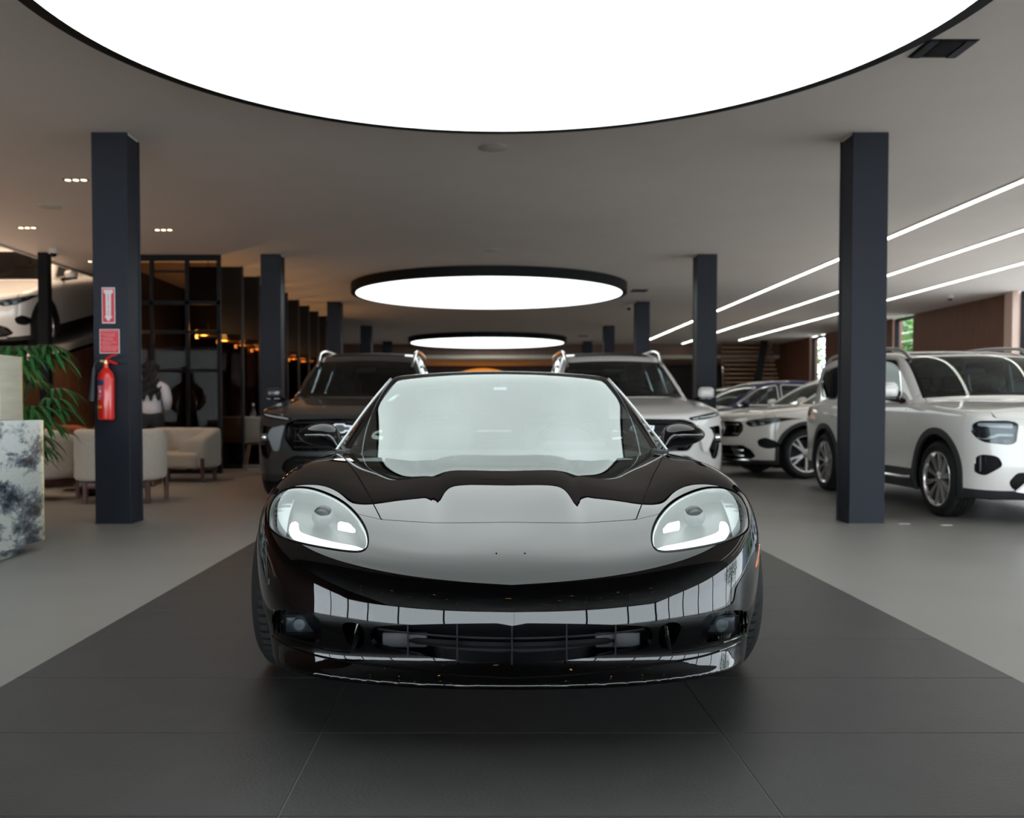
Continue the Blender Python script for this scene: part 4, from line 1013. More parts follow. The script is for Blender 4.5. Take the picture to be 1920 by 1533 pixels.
glb = thing('boxy_suv', 'boxy white SUV with black wheel arches and silver roof rails at the right edge', 'car', (5.12, 8.02, 0), R_(.8))
build_suv(glb, P_B)

# --- rounded crossover parked at an angle, with copies in a row and one on the ramp
P_C = dict(half=.94, bottom=.20, length=4.70, height=1.62, R=.365, rim=.265, wheel='split', paint='white_paint2', step=(.024, .027, .021),
    body_top=([-.2, .0, .12, .35, .8, 1.25, 1.7, 3, 4.2, 4.8], [.82, .86, .90, .955, 1.02, 1.06, 1.06, 1.06, 1.06, 1.0]),
    roof=([.8, 1.2, 1.5, 1.9, 2.2, 2.6, 3.1, 3.8, 4.3, 4.7], [.86, 1.02, 1.175, 1.40, 1.53, 1.60, 1.615, 1.57, 1.48, 1.34]),
    width=([-.1, .3, .7, 1.0, 2, 3.4, 4.1, 4.75], [.84, .895, .925, .935, .93, .935, .925, .84]),
    fx=([0, .3, .6, .8, 1.0], [0, .02, .10, .22, .42]), fz=([.15, .25, .4, .6, .8, .95, 1.05], [.12, .05, .0, .0, .04, .10, .2]),
    side_z=([.15, .3, .5, .8, .95, 1.1], [.05, .012, .012, .0, .012, .07]), shield_bow=(.20, .12), bow_end=2.9, tumble=(.34, 1.02), shoulder=.11, cab_taper=.02,
    arches=[(.86, .415), (3.75, .415)], clad=.05, sill=([0, .5, .9, 1.4, 3.3, 4.1, 4.8], [.27, .27, .32, .34, .34, .32, .32]), k_corner=.3,
    side_lamp=[(.50, .81), (.60, .845), (.90, .885), (.935, .87), (.90, .82), (.78, .765), (.62, .745), (.56, .77)],
    lamp_bits=[([(.56, .825), (.90, .868), (.90, .852), (.56, .808)], 'drl_dim'), ([(.62, .80), (.68, .805), (.70, .77), (.64, .765)], 'drl_dim'), ([(.73, .815), (.79, .82), (.80, .785), (.75, .78)], 'drl_dim')],
    front_parts=[
        ('upper_grille', [[(-.1, .83), (.40, .82), (.48, .77), (.50, .68), (.42, .60), (-.1, .58)]], 'gloss_black', .03),
        ('corner_vent', [[(.74, .56), (.82, .60), (.88, .55), (.90, .46), (.84, .43), (.76, .47)]], 'matt_black', .03),
        ('lower_grille', [[(-.1, .46), (.52, .48), (.66, .42), (.72, .32), (.60, .27), (-.1, .26)]], 'gloss_black', .03)],
    shield_y=(1.26, 2.12), side_glass=[[(1.66, 1.09), (2.2, 1.42), (2.6, 1.49), (2.6, 1.10)], [(2.7, 1.10), (2.7, 1.50), (3.2, 1.49), (3.7, 1.36), (4.0, 1.20), (3.9, 1.12)]],
    rear_glass_z=1.1, tail_lamp=[(.45, .86), (1.0, .86), (1.0, .98), (.45, .98)],
    hood=([0, .15, .5, 1.3, 1.6], [.72, .78, .80, .78, .72]), doors=[(1.55, 2.64), (2.66, 3.60)], bumper_y=.40, belt=1.06, mirror=(1.02, 1.74, 1.13), mirror_size=(.11, .07), extras=[])
def extras_C(t):
    star(t, -.045, .71, .085); hbars(t, .02, .64, .78, 2, .40, 'chrome', .008); hbars(t, .04, .32, .40, 2, .55, 'chrome', .009)
    b = bmesh.new(); tube(b, [(x, .06 + .2 * x * x, .255 + .02 * x * x) for x in np.linspace(-.62, .62, 13)], .016, 8); fin('chin_trim', b, 'chrome', t)
P_C['extras'] = [('x', extras_C)]
glc = thing('crossover', 'white crossover with a black star grille parked at an angle beside the column', 'car', (3.62, 14.35, 0), R_(-82))
build_suv(glc, P_C)
for i, (x, y, sw, lab) in enumerate((
        (4.02, 17.0, 'white_paint', 'white crossover second in the angled row, its nose just behind the right column'),
        (3.35, 19.85, 'blue_paint', 'dark blue crossover third in the angled row of parked cars'),
        (3.98, 22.6, 'white_paint2', 'white crossover fourth in the angled row, just past the blue one'),
        (4.1, 25.3, 'white_paint', 'farthest white crossover in the angled row, before the wooden stairs'))):
    c = copy_tree(glc, (x, y, 0), R_(-79), lab); c['group'] = 'crossovers parked in an angled row'
    recolor(c, {'warm_white_paint': sw})
glc['group'] = 'crossovers parked in an angled row'
rc = copy_tree(glc, (-8.0, 15.0, 2.00), 0, 'pale beige car displayed nose-down on the raised ramp at the left'); del rc['group']
rc.name = 'ramp_car'; rc.rotation_euler = (R_(11.3), 0, 0)
# ---------------------------------------------------------------- ceiling fittings
def spot_row(x, y, label):
    t = thing('recessed_spotlight', label, 'light', (x, y, CH), 0, 'recessed triple spotlights')
    box('housing', -.125, .125, -.035, .035, -.006, -.0005, 'black_frame', t)
    for k in (-1, 0, 1):
        b = bmesh.new(); lathe(b, [(.001, -.007), (.018, -.008), (.026, -.012), (.030, -.007)], 16, 'z', (k * .082, 0, 0)); l = fin('lamp', b, 'spot', t)
    ld = bpy.data.lights.new('spot_beam', 'SPOT'); ld.energy = 65; ld.color = (1, .72, .48); ld.spot_size = R_(95); ld.spot_blend = .8; ld.shadow_soft_size = .05
    lo = bpy.data.objects.new('spot_beam', ld); COL.objects.link(lo); lo.parent = t; lo.location = (0, 0, -.03)
    return t
spot_row(-4.26, 9.95, 'recessed triple spotlight in the ceiling just left of the nearest left column')
spot_row(-6.02, 12.55, 'recessed triple spotlight nearest the left edge of the picture, above the ramp car')
spot_row(-4.28, 12.70, 'recessed triple spotlight right of the nearest left column')
spot_row(-6.3, 15.4, 'added unseen triple spotlight behind the nearest left column, lighting the ramp side'); spot_row(-5.75, 9.6, 'added unseen triple spotlight out of view at the left, lighting the ramp side')  # two extra spotlights added out of sight to brighten the wooden ramp side
_dl = None
for j, y in enumerate((-.2, -1.5, -3.0, -4.8, -6.6)):
    for i in range(9):
        if _dl is None:
            _dl = thing('downlight', 'small warm downlight in the dark wooden ceiling behind the viewer, seen only as orange glints', 'light', (0, 0, 0), 0, 'small downlights behind the viewer')
            b = bmesh.new(); lathe(b, [(.001, -.003), (.032, -.004), (.034, 0)], 14, 'z'); fin('lamp', b, 'amber_light', _dl); b = bmesh.new(); lathe(b, [(.034, -.001), (.050, -.006), (.052, 0)], 18, 'z'); fin('ring', b, 'black_frame', _dl); c = _dl
        else: c = copy_tree(_dl)
        c.location = (-4.8 + 1.2 * i, y, CH - .031)
def ceiling_disc(x, y, r, label):
    b = bmesh.new(); lathe(b, [(.001, -.014), (r * .8, -.013), (r, -.004), (r, 0)], 40, 'z'); t = thing('ceiling_speaker', label, 'speaker', (x, y, CH), 0, 'flat round ceiling speakers')
    fin('grille', b, 'white_obj', t); b = bmesh.new(); lathe(b, [(r, -.006), (r + .012, -.004), (r + .012, 0)], 40, 'z'); fin('ring', b, 'white_obj', t)
ceiling_disc(.07, 8.75, .125, 'flat round white speaker in the ceiling between the two nearest glowing discs')
ceiling_disc(-5.13, 11.25, .12, 'flat round white speaker in the ceiling near the left spotlights')
ceiling_disc(.09, 14.35, .12, 'flat round white speaker in the ceiling just before the second glowing disc')
def vent(x, y, sx, sy, label):
    t = thing('ceiling_vent', label, 'vent', (x, y, CH), 0, 'black ceiling vents')
    box('frame', -sx, sx, -sy, sy, -.006, -.0005, 'black_frame', t)
    for s_ in (-1, 1): box('side_flap', s_ * (sx - .045) - .03, s_ * (sx - .045) + .03, -sy + .01, sy - .01, -.014, -.006, 'column', t)
    b = bmesh.new()
    for k in range(9): bx(b, -sx + .09, sx - .09, -sy + .03 + k * (2 * sy - .06) / 9, -sy + .045 + k * (2 * sy - .06) / 9, -.012, -.006)
    fin('louvres', b, 'matt_black', t, smooth=False)['kind'] = 'stuff'
vent(3.03, 6.36, .165, .155, 'square black air vent beside the nearest glowing ceiling disc at the right')
vent(3.10, 19.2, .16, .16, 'small-looking black air vent right of the second glowing ceiling disc')
vent(3.18, 31.0, .16, .16, 'far black air vent right of the third glowing ceiling disc')
def dome(x, y, label):
    t = thing('dome_camera', label, 'camera', (x, y, CH), 0, 'ceiling dome cameras')
    b = bmesh.new(); lathe(b, [(.001, 0), (.07, 0), (.07, -.05), (.055, -.065), (.001, -.065)], 24, 'z'); fin('housing', b, 'white_obj', t)
    b = bmesh.new(); lathe(b, [(.05, -.06), (.048, -.085), (.035, -.11), (.001, -.12)], 24, 'z'); fin('lens_dome', b, 'gloss_black', t)
dome(-6.45, 14.25, 'white dome camera beside the slim post at the ceiling edge')
dome(3.30, 21.9, 'white dome camera in front of the third right column')
dome(9.75, 20.0, 'small white dome camera near the top of the wooden right wall')

# ---------------------------------------------------------------- fire extinguisher and signs on the left column
CF = 8.42 - .155                     # front face of the nearest left column
MT.update(red=mat('extinguisher_red', (.62, .015, .012), .3, coat=.6), sign_red=mat('sign_red', (.60, .03, .045), .5), sign_white=mat('sign_white', (.62, .60, .62), .5),
    sign_line=mat('sign_pale_print', (.62, .36, .38), .5), label_blue=mat('label_dark_blue', (.03, .05, .14), .4), label_yellow=mat('label_yellow', (.7, .5, .03), .4), horn=mat('horn_black', (.03, .035, .045), .55), brassy=mat('valve_brass', (.5, .4, .2), .35, metal=.8))
ex = thing('fire_extinguisher', 'red fire extinguisher with black horn hanging on the nearest left column', 'fire extinguisher', (-3.265, CF - .085, .905))
b = bmesh.new(); lathe(b, [(.001, 0), (.055, 0), (.067, .012), (.069, .03), (.069, .36), (.060, .405), (.038, .435), (.024, .45), (.022, .485), (.001, .485)], 36, 'z'); fin('cylinder', b, 'red', ex)
b = bmesh.new(); cyl(b, (0, 0, .48), (0, 0, .515), .017); cyl(b, (0, 0, .505), (-.04, -.01, .51), .012); lathe(b, [(.024, .488), (.024, .50)], 16, 'z'); fin('valve', b, 'brassy', ex)
b = bmesh.new(); tube(b, [(0, 0, .515), (.02, -.005, .535), (.055, -.01, .555), (.10, -.012, .563)], [.010, .011, .009, .006]); fin('lever', b, 'red', ex)
b = bmesh.new(); tube(b, [(0, 0, .505), (.04, -.005, .505), (.07, -.01, .495), (.105, -.012, .485)], [.010, .012, .011, .008]); fin('handle', b, 'red', ex)
b = bmesh.new(); tube(b, [(-.035, -.01, .51), (-.07, -.012, .512), (-.09, -.012, .49), (-.098, -.012, .45)], .006); fin('hose', b, 'horn', ex)
b = bmesh.new(); lathe(b, [(.010, .0), (.014, -.03), (.020, -.12), (.027, -.24), (.030, -.29), (.026, -.29), (.012, -.05)], 20, 'z'); fin('horn', b, 'horn', ex, loc=(-.098, -.012, .455), rot=(0, R_(4), 0))
def wrap(name, z0, z1, a0, a1, m, r=.0700):
    b = bmesh.new(); n = 14; A = []; B = []
    for k in range(n + 1):
        a = R_(a0 + (a1 - a0) * k / n); A.append(b.verts.new((r * math.sin(a), -r * math.cos(a), z0))); B.append(b.verts.new((r * math.sin(a), -r * math.cos(a), z1)))
    for k in range(n): b.faces.new((A[k], A[k+1], B[k+1], B[k]))
    return fin(name, b, m, ex)
wrap('label', .17, .33, -75, 12, 'sign_red', .0698)['label'] = 'paler red instruction label'
wrap('label_band', .30, .345, -78, 10, 'label_blue', .0702); wrap('yellow_label', .105, .125, -70, -10, 'label_yellow', .0702)
for k, (z, a0, a1) in enumerate(((.285, -60, -10), (.27, -55, -15), (.215, -40, -12), (.20, -44, -12), (.18, -60, -20))): wrap('label_print', z, z + .006, a0, a1, 'sign_white', .0702)
wrap('label_print', .235, .262, -34, -12, 'sign_white', .0702)
b = bmesh.new(); bx(b, -.03, .03, .06, .084, .30, .34, .004); bx(b, -.012, .012, .02, .084, .47, .49, .003); fin('wall_bracket', b, 'matt_black', ex)
sg = thing('arrow_sign', 'tall red sign with a white arrow reading EXTINTOR, above the fire extinguisher', 'sign', (-3.268, CF - .002, 1.90))
box('board', -.057, .057, -.0025, .0015, -.155, .155, 'sign_white', sg); box('red_field', -.051, .051, -.0035, -.0025, -.146, .146, 'sign_red', sg)
b = bmesh.new(); prism(b, [(-.040, .136), (.040, .136), (.040, .112), (.024, .096), (.022, -.096), (.038, -.092), (0, -.138), (-.038, -.092), (-.022, -.096), (-.024, .096), (-.040, .112)], -.0045, -.0035); fin('arrow', b, 'sign_white', sg, smooth=False)
for k, ch in enumerate('EXTINTOR'): text_mesh('letter', ch, .028, 'sign_red', sg, (0, -.0048, .085 - k * .0235), ext=.0003)
s2 = thing('instruction_sign', 'square red instruction sign with pale bulleted text below the arrow sign', 'sign', (-3.262, CF - .002, 1.59))
box('board', -.086, .086, -.0025, .0015, -.105, .105, 'sign_white', s2); box('red_field', -.081, .081, -.0035, -.0025, -.100, .100, 'sign_red', s2)
text_mesh('heading', 'INSTRUCCIONES DE USO', .0125, 'sign_line', s2, (0, -.0042, .086), ext=.0003)
for z, tx in ((.062, 'RETIRE EL SEGURO'), (.046, 'Y LA MANGUERA'), (.026, 'TOME LA BASE'), (.010, 'DEL EXTINTOR'), (-.010, 'APUNTE A LA BASE'), (-.026, 'DEL FUEGO'), (-.046, 'PRESIONE LA PALANCA'), (-.062, 'MUEVA LA BOQUILLA'), (-.077, 'DE LADO A LADO')):
    text_mesh('text_line', tx, .0135, 'sign_line', s2, (-.058, -.0042, z), ext=.0003, align='LEFT')
b = bmesh.new()
for z in (.062, .026, -.010, -.046, -.062): cyl(b, (-.069, -.0044, z), (-.069, -.0034, z), .004, seg=8)
fin('bullet_points', b, 'sign_line', s2)['kind'] = 'stuff'

# ---------------------------------------------------------------- reception desk
dk = thing('reception_desk', 'low reception counter clad in blue-veined white marble at the left edge', 'desk', (-3.13, 6.72, 0))
box('front_slab', -.03, 0, -1.9, 0, .075, .925, 'marble', dk, bev=.002); box('end_slab', -.62, -.0305, -.03, 0, .075, .925, 'marble', dk, bev=.002)
box('top_slab', -.62, -.0305, -1.9, -.031, .895, .925, 'marble', dk, bev=.002); box('plinth', -.58, -.09, -1.85, -.10, 0, .075, 'marble', dk)
for nm, a in (('brass_edge', (-.003, .0025, -.0015, .0025, .075, .925)),): box(nm, *a, 'gold', dk)
d2 = thing('travertine_block', 'tall beige travertine counter block behind the marble desk at the left edge', 'counter', (-3.44, 7.06, 0))
box('body', -.9, 0, -.32, 0, 0, 1.388, 'travertine', d2, bev=.002); box('brass_edge', -.002, .003, -.0015, .003, 0, 1.388, 'gold', d2)

# ---------------------------------------------------------------- palm behind the desk
MT.update(leaf=mat('palm_leaf', (.025, .12, .03), .38, noise=.5, nscale=5), leaf2=mat('palm_leaf_light', (.05, .15, .03), .4, noise=.4, nscale=5), stem=mat('palm_stem', (.05, .06, .025), .6), pot=mat('dark_planter', (.03, .03, .032), .5, noise=.2), soil=mat('soil', (.02, .013, .01), .9, bump=.8, bscale=60))
pl = thing('lady_palm', 'green lady palm with fan leaves behind the travertine counter', 'plant', (-4.05, 8.0, 0))
b = bmesh.new(); lathe(b, [(.001, .01), (.19, .01), (.22, .03), (.25, .45), (.23, .45), (.21, .40), (.001, .40)], 32, 'z'); po = fin('planter', b, 'pot', pl)
b = bmesh.new(); lathe(b, [(.001, .402), (.12, .41), (.212, .402)], 24, 'z'); fin('soil', b, 'soil', po)
rng = random.Random(11)
for k in range(42):
    az = rng.uniform(0, 2 * PI); h = rng.uniform(.55, 1.65); r0 = rng.uniform(.02, .12); reach = rng.uniform(.15, .42)
    if k < 20: az = rng.uniform(-1.3, .5); reach = rng.uniform(.22, .40); h = rng.uniform(.78, 1.55)
    d = Vector((math.cos(az), math.sin(az), 0)); base = Vector((math.cos(az) * r0, math.sin(az) * r0, .40)); hub = Vector((d.x * reach, d.y * reach, h))
    mid = base * .45 + hub * .55 + Vector((-d.x * .08, -d.y * .08, .08))
    b = bmesh.new(); tube(b, [base, (base + mid) / 2, mid, (mid + hub) / 2 + Vector((0, 0, .02)), hub], .0045, 5); st_ = fin('stem', b, 'stem', pl)
    b = bmesh.new(); nl = rng.randint(8, 10); up = Vector((0, 0, 1)); side = d.cross(up); n_up = up
    for j in range(nl):
        a = R_(-95 + 190 * j / (nl - 1)) + rng.uniform(-.07, .07); L = rng.uniform(.26, .40) * (1 - .18 * abs(a)); dr = (d * math.cos(a) + side * math.sin(a)).normalized(); w = .017
        q = dr.cross(up).normalized(); rows = []
        for i in range(7):
            u = i / 6; p = hub + dr * (L * u * (1 - .12 * u)) + up * (.05 * u - .30 * u * u * L * 2.2); ww = w * (math.sin(min(1, u * 1.6 + .15) * PI / 2)) * (1 - max(0, (u - .72) / .30))
            rows.append([b.verts.new(p - q * ww + up * ww * .35), b.verts.new(p), b.verts.new(p + q * ww + up * ww * .35)])
        for A, B in zip(rows[:-1], rows[1:]):
            b.faces.new((A[0], A[1], B[1], B[0])); b.faces.new((A[1], A[2], B[2], B[1]))
    fin('leaf', b, 'leaf' if rng.random() < .7 else 'leaf2', st_, ang=60)

# ---------------------------------------------------------------- lounge seats
MT.update(rust=mat('rust_fabric', (.22, .045, .012), .95, noise=.2, nscale=30, bump=.6, bscale=90))
def tub_mesh(w, d, top, bot, arm):
    def f(x, y, z):
        ax = np.sqrt(x * x + 1e-6); a = w / 2 - .085; bb = d / 2 - .085
        r = (np.abs(ax / a)**3.2 + np.abs(y / bb)**3.2 + 1e-9)**(1 / 3.2); rad = (r - 1) * min(a, bb)
        t_ = top - arm * np.clip((.12 - y) / (d * .5), 0, 1)**1.3
        sh = smax(np.abs(rad) - .075, np.abs(z - (bot + t_) / 2) - (t_ - bot) / 2, .09); sh = smax(sh, -y - .26 * d - .06, .09)
        seat_ = smax(smax(ax - a, np.abs(y + .02) - bb, .10), np.abs(z - (bot + .40) / 2) - (.40 - bot) / 2, .07)
        return smin(sh, seat_, .02)
    M = nets(f, (-w / 2 - .05, -d / 2 - .1, bot - .05), (w / 2 + .05, d / 2 + .1, top + .06), (.022, .022, .02), 4)
    # gentle fabric wobble
    M.V += M.N * (.003 * np.sin(M.V[:, :1] * 23) * np.sin(M.V[:, 1:2] * 19 + 1) * np.sin(M.V[:, 2:] * 27))
    return M
tubA = tub_mesh(.92, .82, .79, .24, .10); tubB = tub_mesh(1.02, .80, .74, .19, .16)
def tub_chair(name, M, w, d, loc, rz, fabric, label, cat, grp=None):
    t = thing(name, label, cat, loc, rz, grp); put('upholstery', M, fabric, t)
    for sx in (-1, 1):
        b = bmesh.new(); tube(b, [(sx * (w / 2 - .03), -d * .30, 0), (sx * (w / 2 - .035), -d * .30, .33)], [.024, .030], 10); fin('leg', b, 'leg_wood', t)
        b = bmesh.new(); tube(b, [(sx * (w / 2 - .14), d * .34, 0), (sx * (w / 2 - .15), d * .33, .26)], [.026, .032], 10); fin('leg', b, 'leg_wood', t)
        box('side_rail', sx * (w / 2 - .10) - .02, sx * (w / 2 - .10) + .02, -d * .30, d * .33, .17, .235, 'leg_wood', t, bev=.006)
    box('back_rail', -w / 2 + .12, w / 2 - .12, d * .30, d * .36, .16, .225, 'leg_wood', t, bev=.006)
    return t
tub_chair('tub_armchair', tubA, .92, .82, (-3.97, 10.35, 0), R_(190), 'boucle', 'cream boucle armchair seen from behind, half hidden by the nearest left column', 'armchair')
tub_chair('tub_armchair', tubA, .92, .82, (-5.05, 10.6, 0), R_(150), 'boucle', 'cream boucle armchair peeking out from behind the marble desk', 'armchair')
tub_chair('loveseat', tubB, 1.02, .80, (-4.27, 13.3, 0), R_(-14), 'boucle', 'cream boucle loveseat with reddish wooden legs in front of the glass partition', 'armchair')
tub_chair('tub_armchair', tubA, .92, .82, (-5.62, 12.4, 0), R_(60), 'rust', 'rust-orange armchair behind the palm leaves', 'armchair')
ct = thing('coffee_table', 'low round grey coffee table between the lounge armchairs', 'table', (-5.0, 11.75, 0))
b = bmesh.new(); lathe(b, [(.001, .345), (.36, .345), (.37, .355), (.37, .370), (.36, .378), (.001, .378)], 40, 'z'); fin('tabletop', b, 'satin', ct)
b = bmesh.new(); lathe(b, [(.22, .0), (.22, .012), (.03, .02), (.025, .345)], 32, 'z'); fin('pedestal', b, 'dark_metal', ct)
MT['dry'] = mat('dried_grass', (.42, .30, .15), .9, noise=.3)
vs = thing('dried_grass_vase', 'small vase of dried straw-coloured grass above the cream armchair', 'vase', (-4.80, 11.62, .378))
b = bmesh.new(); lathe(b, [(.001, 0), (.05, 0), (.075, .06), (.06, .14), (.035, .17), (.028, .17), (.03, .15), (.001, .02)], 28, 'z'); fin('vase', b, 'pot', vs)
b = bmesh.new()
for k in range(60):
    a = rng.uniform(0, 2 * PI); s_ = rng.uniform(.02, .15); h = rng.uniform(.27, .42); tube(b, [(0, 0, .12), (math.cos(a) * s_ * .4, math.sin(a) * s_ * .4, h * .6), (math.cos(a) * s_, math.sin(a) * s_, h)], [.002, .004, .001], 4)
fin('dried_grass', b, 'dry', vs)['kind'] = 'stuff'
st = thing('black_stool', 'round glossy black pouf on the floor left of the nearest cream armchair', 'stool', (-4.58, 11.0, 0))
b = bmesh.new(); lathe(b, [(.001, 0), (.09, 0), (.16, .05), (.185, .14), (.165, .23), (.10, .29), (.001, .30)], 32, 'z'); fin('body', b, 'gloss_black', st); b = bmesh.new(); lathe(b, [(.001, 0.299), (.07, .298), (.09, .292)], 24, 'z'); fin('cap', b, 'dark_metal', st)

# shell chair by the cream table
MT.update(shell=mat('brown_shell', (.045, .034, .032), .5), oak=wood_mat('oak_leg', (.22, .12, .06), (.34, .20, .11)))
sc_ = thing('shell_chair', 'dark brown shell chair with light oak legs beside the dark glass partition', 'chair', (-3.74, 15.6, 0), R_(-70))
def shf(x, y, z):
    d1 = smax(np.sqrt((x / .24)**2 + ((y + .0) / .24)**2 + 1e-9) * .24 - .24, np.abs(z - .435 - .25 * x * x) - .012, .02)
    yb = .20 + .28 * (z - .45) - .9 * x * x; d2 = smax(smax(np.abs(y - yb) - .014, np.sqrt(x * x + 1e-9) - .24 + .12 * (z - .45), .02), np.abs(z - .62) - .20 + .9 * x * x, .03)
    return smin(d1, d2, .09)
put('shell', nets(shf, (-.3, -.3, .38), (.3, .4, .9), (.014, .012, .012)), 'shell', sc_)
for sx in (-1, 1):
    for sy in (-1, 1):
        b = bmesh.new(); cyl(b, (sx * .14, sy * .14, .425), (sx * .22, sy * .22, 0), .016, .011, 10); fin('leg', b, 'oak', sc_)
tb = thing('cream_cabinet', 'low cream stone-topped cabinet seen through the dark glass partition', 'cabinet', (-4.20, 16.55, 0))
box('body', -.42, .42, -.22, .22, .42, .84, 'travertine', tb, bev=.004); box('top', -.44, .44, -.24, .24, .84, .87, 'white_obj', tb, bev=.004)
for sx in (-1, 1): box('leg', sx * .36 - .03, sx * .36 + .03, -.15, .15, 0, .42, 'black_frame', tb)
cn = thing('carafe', 'small glass carafe standing on the cream cabinet', 'bottle', (-4.02, 16.45, .87)); b = bmesh.new(); lathe(b, [(.001, 0), (.05, 0), (.055, .05), (.02, .12), (.016, .18), (.024, .20)], 20, 'z'); fin('body', b, 'lens', cn)
b = bmesh.new(); lathe(b, [(.001, .20), (.02, .20), (.014, .23), (.001, .235)], 16, 'z'); fin('stopper', b, 'satin', cn)

# ---------------------------------------------------------------- dark glass partition, fins, kitchen behind
MT['smoke'] = glass('smoked_partition_glass', (.55, .47, .44), 1.12)
PY = 14.78
pt = thing('glass_partition', 'tall black-framed smoked glass partition behind the loveseat', 'partition', (0, PY, 0))
X0, X1 = -5.95, -4.10
def bar(nm, x0, x1, z0, z1, d=.03): return box(nm, x0, x1, -d, d, z0, z1, 'black_frame', pt)
bar('top_rail', X0, X1, 3.30, CH - .002); bar('bottom_rail', X0, X1, .0, .06)
for x in (-5.92, -5.17, -4.62, -4.13): bar('mullion', x - .028, x + .028, .06, 3.30)
bar('transom', X0, X1, 2.62, 2.68); bar('transom', -5.15, X1, 2.18, 2.22); bar('transom', -5.15, -4.62, 3.12, 3.15); bar('transom', -5.15, -4.15, 1.58, 1.61)
for z0, z1 in ((.06, 1.6), (1.6, 2.2), (2.2, 2.65), (2.65, 3.3)):
    for xa, xb in ((-5.89, -5.20), (-5.14, -4.65), (-4.59, -4.16)): box('pane', xa, xb, -.004, .004, z0 + .03, z1 - .03, 'smoke', pt)
struct(box('wall_lounge', -5.99, -4.2, 27.5, 27.6, 0, CH, 'dark_room')); struct(box('wall_lounge_side', -6.05, -5.99, PY, 34, 0, CH, 'dark_room'))
kc = thing('kitchen_cabinet', 'dark tall kitchen cabinet behind the smoked glass partition', 'cabinet', (-5.15, 18.8, 0))
box('carcass', -.8, .45, 0, .6, 0, 3.2, 'dark_room', kc)
MT['door_brown'] = wood_mat('brown_cabinet_door', (.020, .012, .010), (.05, .03, .025)); MT['mirrorish'] = mat('grey_backsplash', (.10, .085, .09), .25, noise=.5, nscale=2)
for i in range(2): box('door', -.79 + i * .62, -.19 + i * .62, -.025, 0, 2.15, 3.15, 'door_brown', kc)
box('backsplash', -.78, .43, -.012, 0, 1.0, 1.58, 'mirrorish', kc); box('worktop', -.8, .45, -.1, 0, .88, .93, 'door_brown', kc)
box('oven', -.12, .42, -.03, 0, 1.62, 2.1, 'gloss_black', kc); box('shelf', -.78, -.15, -.06, 0, 1.60, 1.64, 'black_frame', kc)
for k in range(9):
    y = 15.98 + 1.2 * k
    t = thing('louvre_panel', ['first', 'second', 'third', 'fourth', 'fifth', 'sixth', 'seventh', 'eighth', 'ninth'][k] + ' of the black full-height divider panels receding along the lounge', 'panel', (-4.06, y, 0), 0, 'black divider panels')
    box('frame_post', -.035, 0, -.03, .03, 0, CH - .002, 'column', t); box('frame_post', -.95, -.915, -.03, .03, 0, CH - .002, 'black_frame', t)
    box('upper_panel', -.915, -.035, -.02, .02, 2.30, CH - .01, 'black_frame', t); box('pane', -.915, -.035, -.004, .004, .06, 2.26, 'smoke', t); box('rail', -.915, -.035, -.025, .025, 2.26, 2.30, 'black_frame', t); box('rail', -.915, -.035, -.025, .025, 0, .06, 'black_frame', t)
for k in range(8):
    y = 15.35 + 1.2 * k
    t = thing('amber_wall_lamp', ['first', 'second', 'third', 'fourth', 'fifth', 'sixth', 'seventh', 'eighth'][k] + ' of the amber cylinder lamps glowing between the divider panels', 'light', (-4.46, y, 2.17), 0, 'amber lamps between the panels')
    b = bmesh.new(); cyl(b, (-.17, 0, 0), (.16, 0, 0), .028, seg=14); fin('tube', b, 'gold', t)
    b = bmesh.new(); cyl(b, (-.21, 0, 0), (-.17, 0, 0), .033, seg=14); fin('bulb', b, 'amber_light', t)
    b = bmesh.new(); cyl(b, (0, 0, .02), (0, 0, CH - 2.17 - .002), .006, seg=8); fin('rod', b, 'black_frame', t)
    ld = bpy.data.lights.new('amber_glow', 'POINT'); ld.energy = 12; ld.color = (1, .5, .15); ld.shadow_soft_size = .06
    lo = bpy.data.objects.new('amber_glow', ld); COL.objects.link(lo); lo.parent = t; lo.location = (-.1, 0, .10)

# ---------------------------------------------------------------- ramp with the displayed car
MT['ramp_wood'] = wood_mat('ramp_side_wood', (.17, .065, .03), (.30, .125, .06))
rp = thing('display_ramp', 'sloping pale slab with a wood-slatted side under the displayed car', 'ramp', (0, 0, 0))
def zt(y): return 1.80 + .205 * (y - 14.6)
b = bmesh.new(); prism(b, [(5.5, zt(5.5)), (22, zt(22)), (22, zt(22) - .20), (5.5, max(zt(5.5) - .20, -.0))], -9.4, -7.0 - .06, 'x'); fin('slab', b, 'white_obj', rp, smooth=False)
b = bmesh.new(); prism(b, [(5.5, 0), (22, 0), (22, zt(22) - .20), (6.8, zt(6.8) - .20), (5.5, .02)], -9.3, -7.14, 'x'); fin('side_wall', b, 'ramp_wood', rp, smooth=False)
b = bmesh.new(); y = 7.0
while y < 18.5: bx(b, -7.14, -7.10, y, y + .045, 0, zt(y) - .205); y += .075
fin('side_slats', b, 'ramp_wood', rp, smooth=False)['kind'] = 'stuff'
rc.location = (-8.06, 14.72, zt(14.72) + .005); rc.rotation_euler = (math.atan(.205), 0, 0)

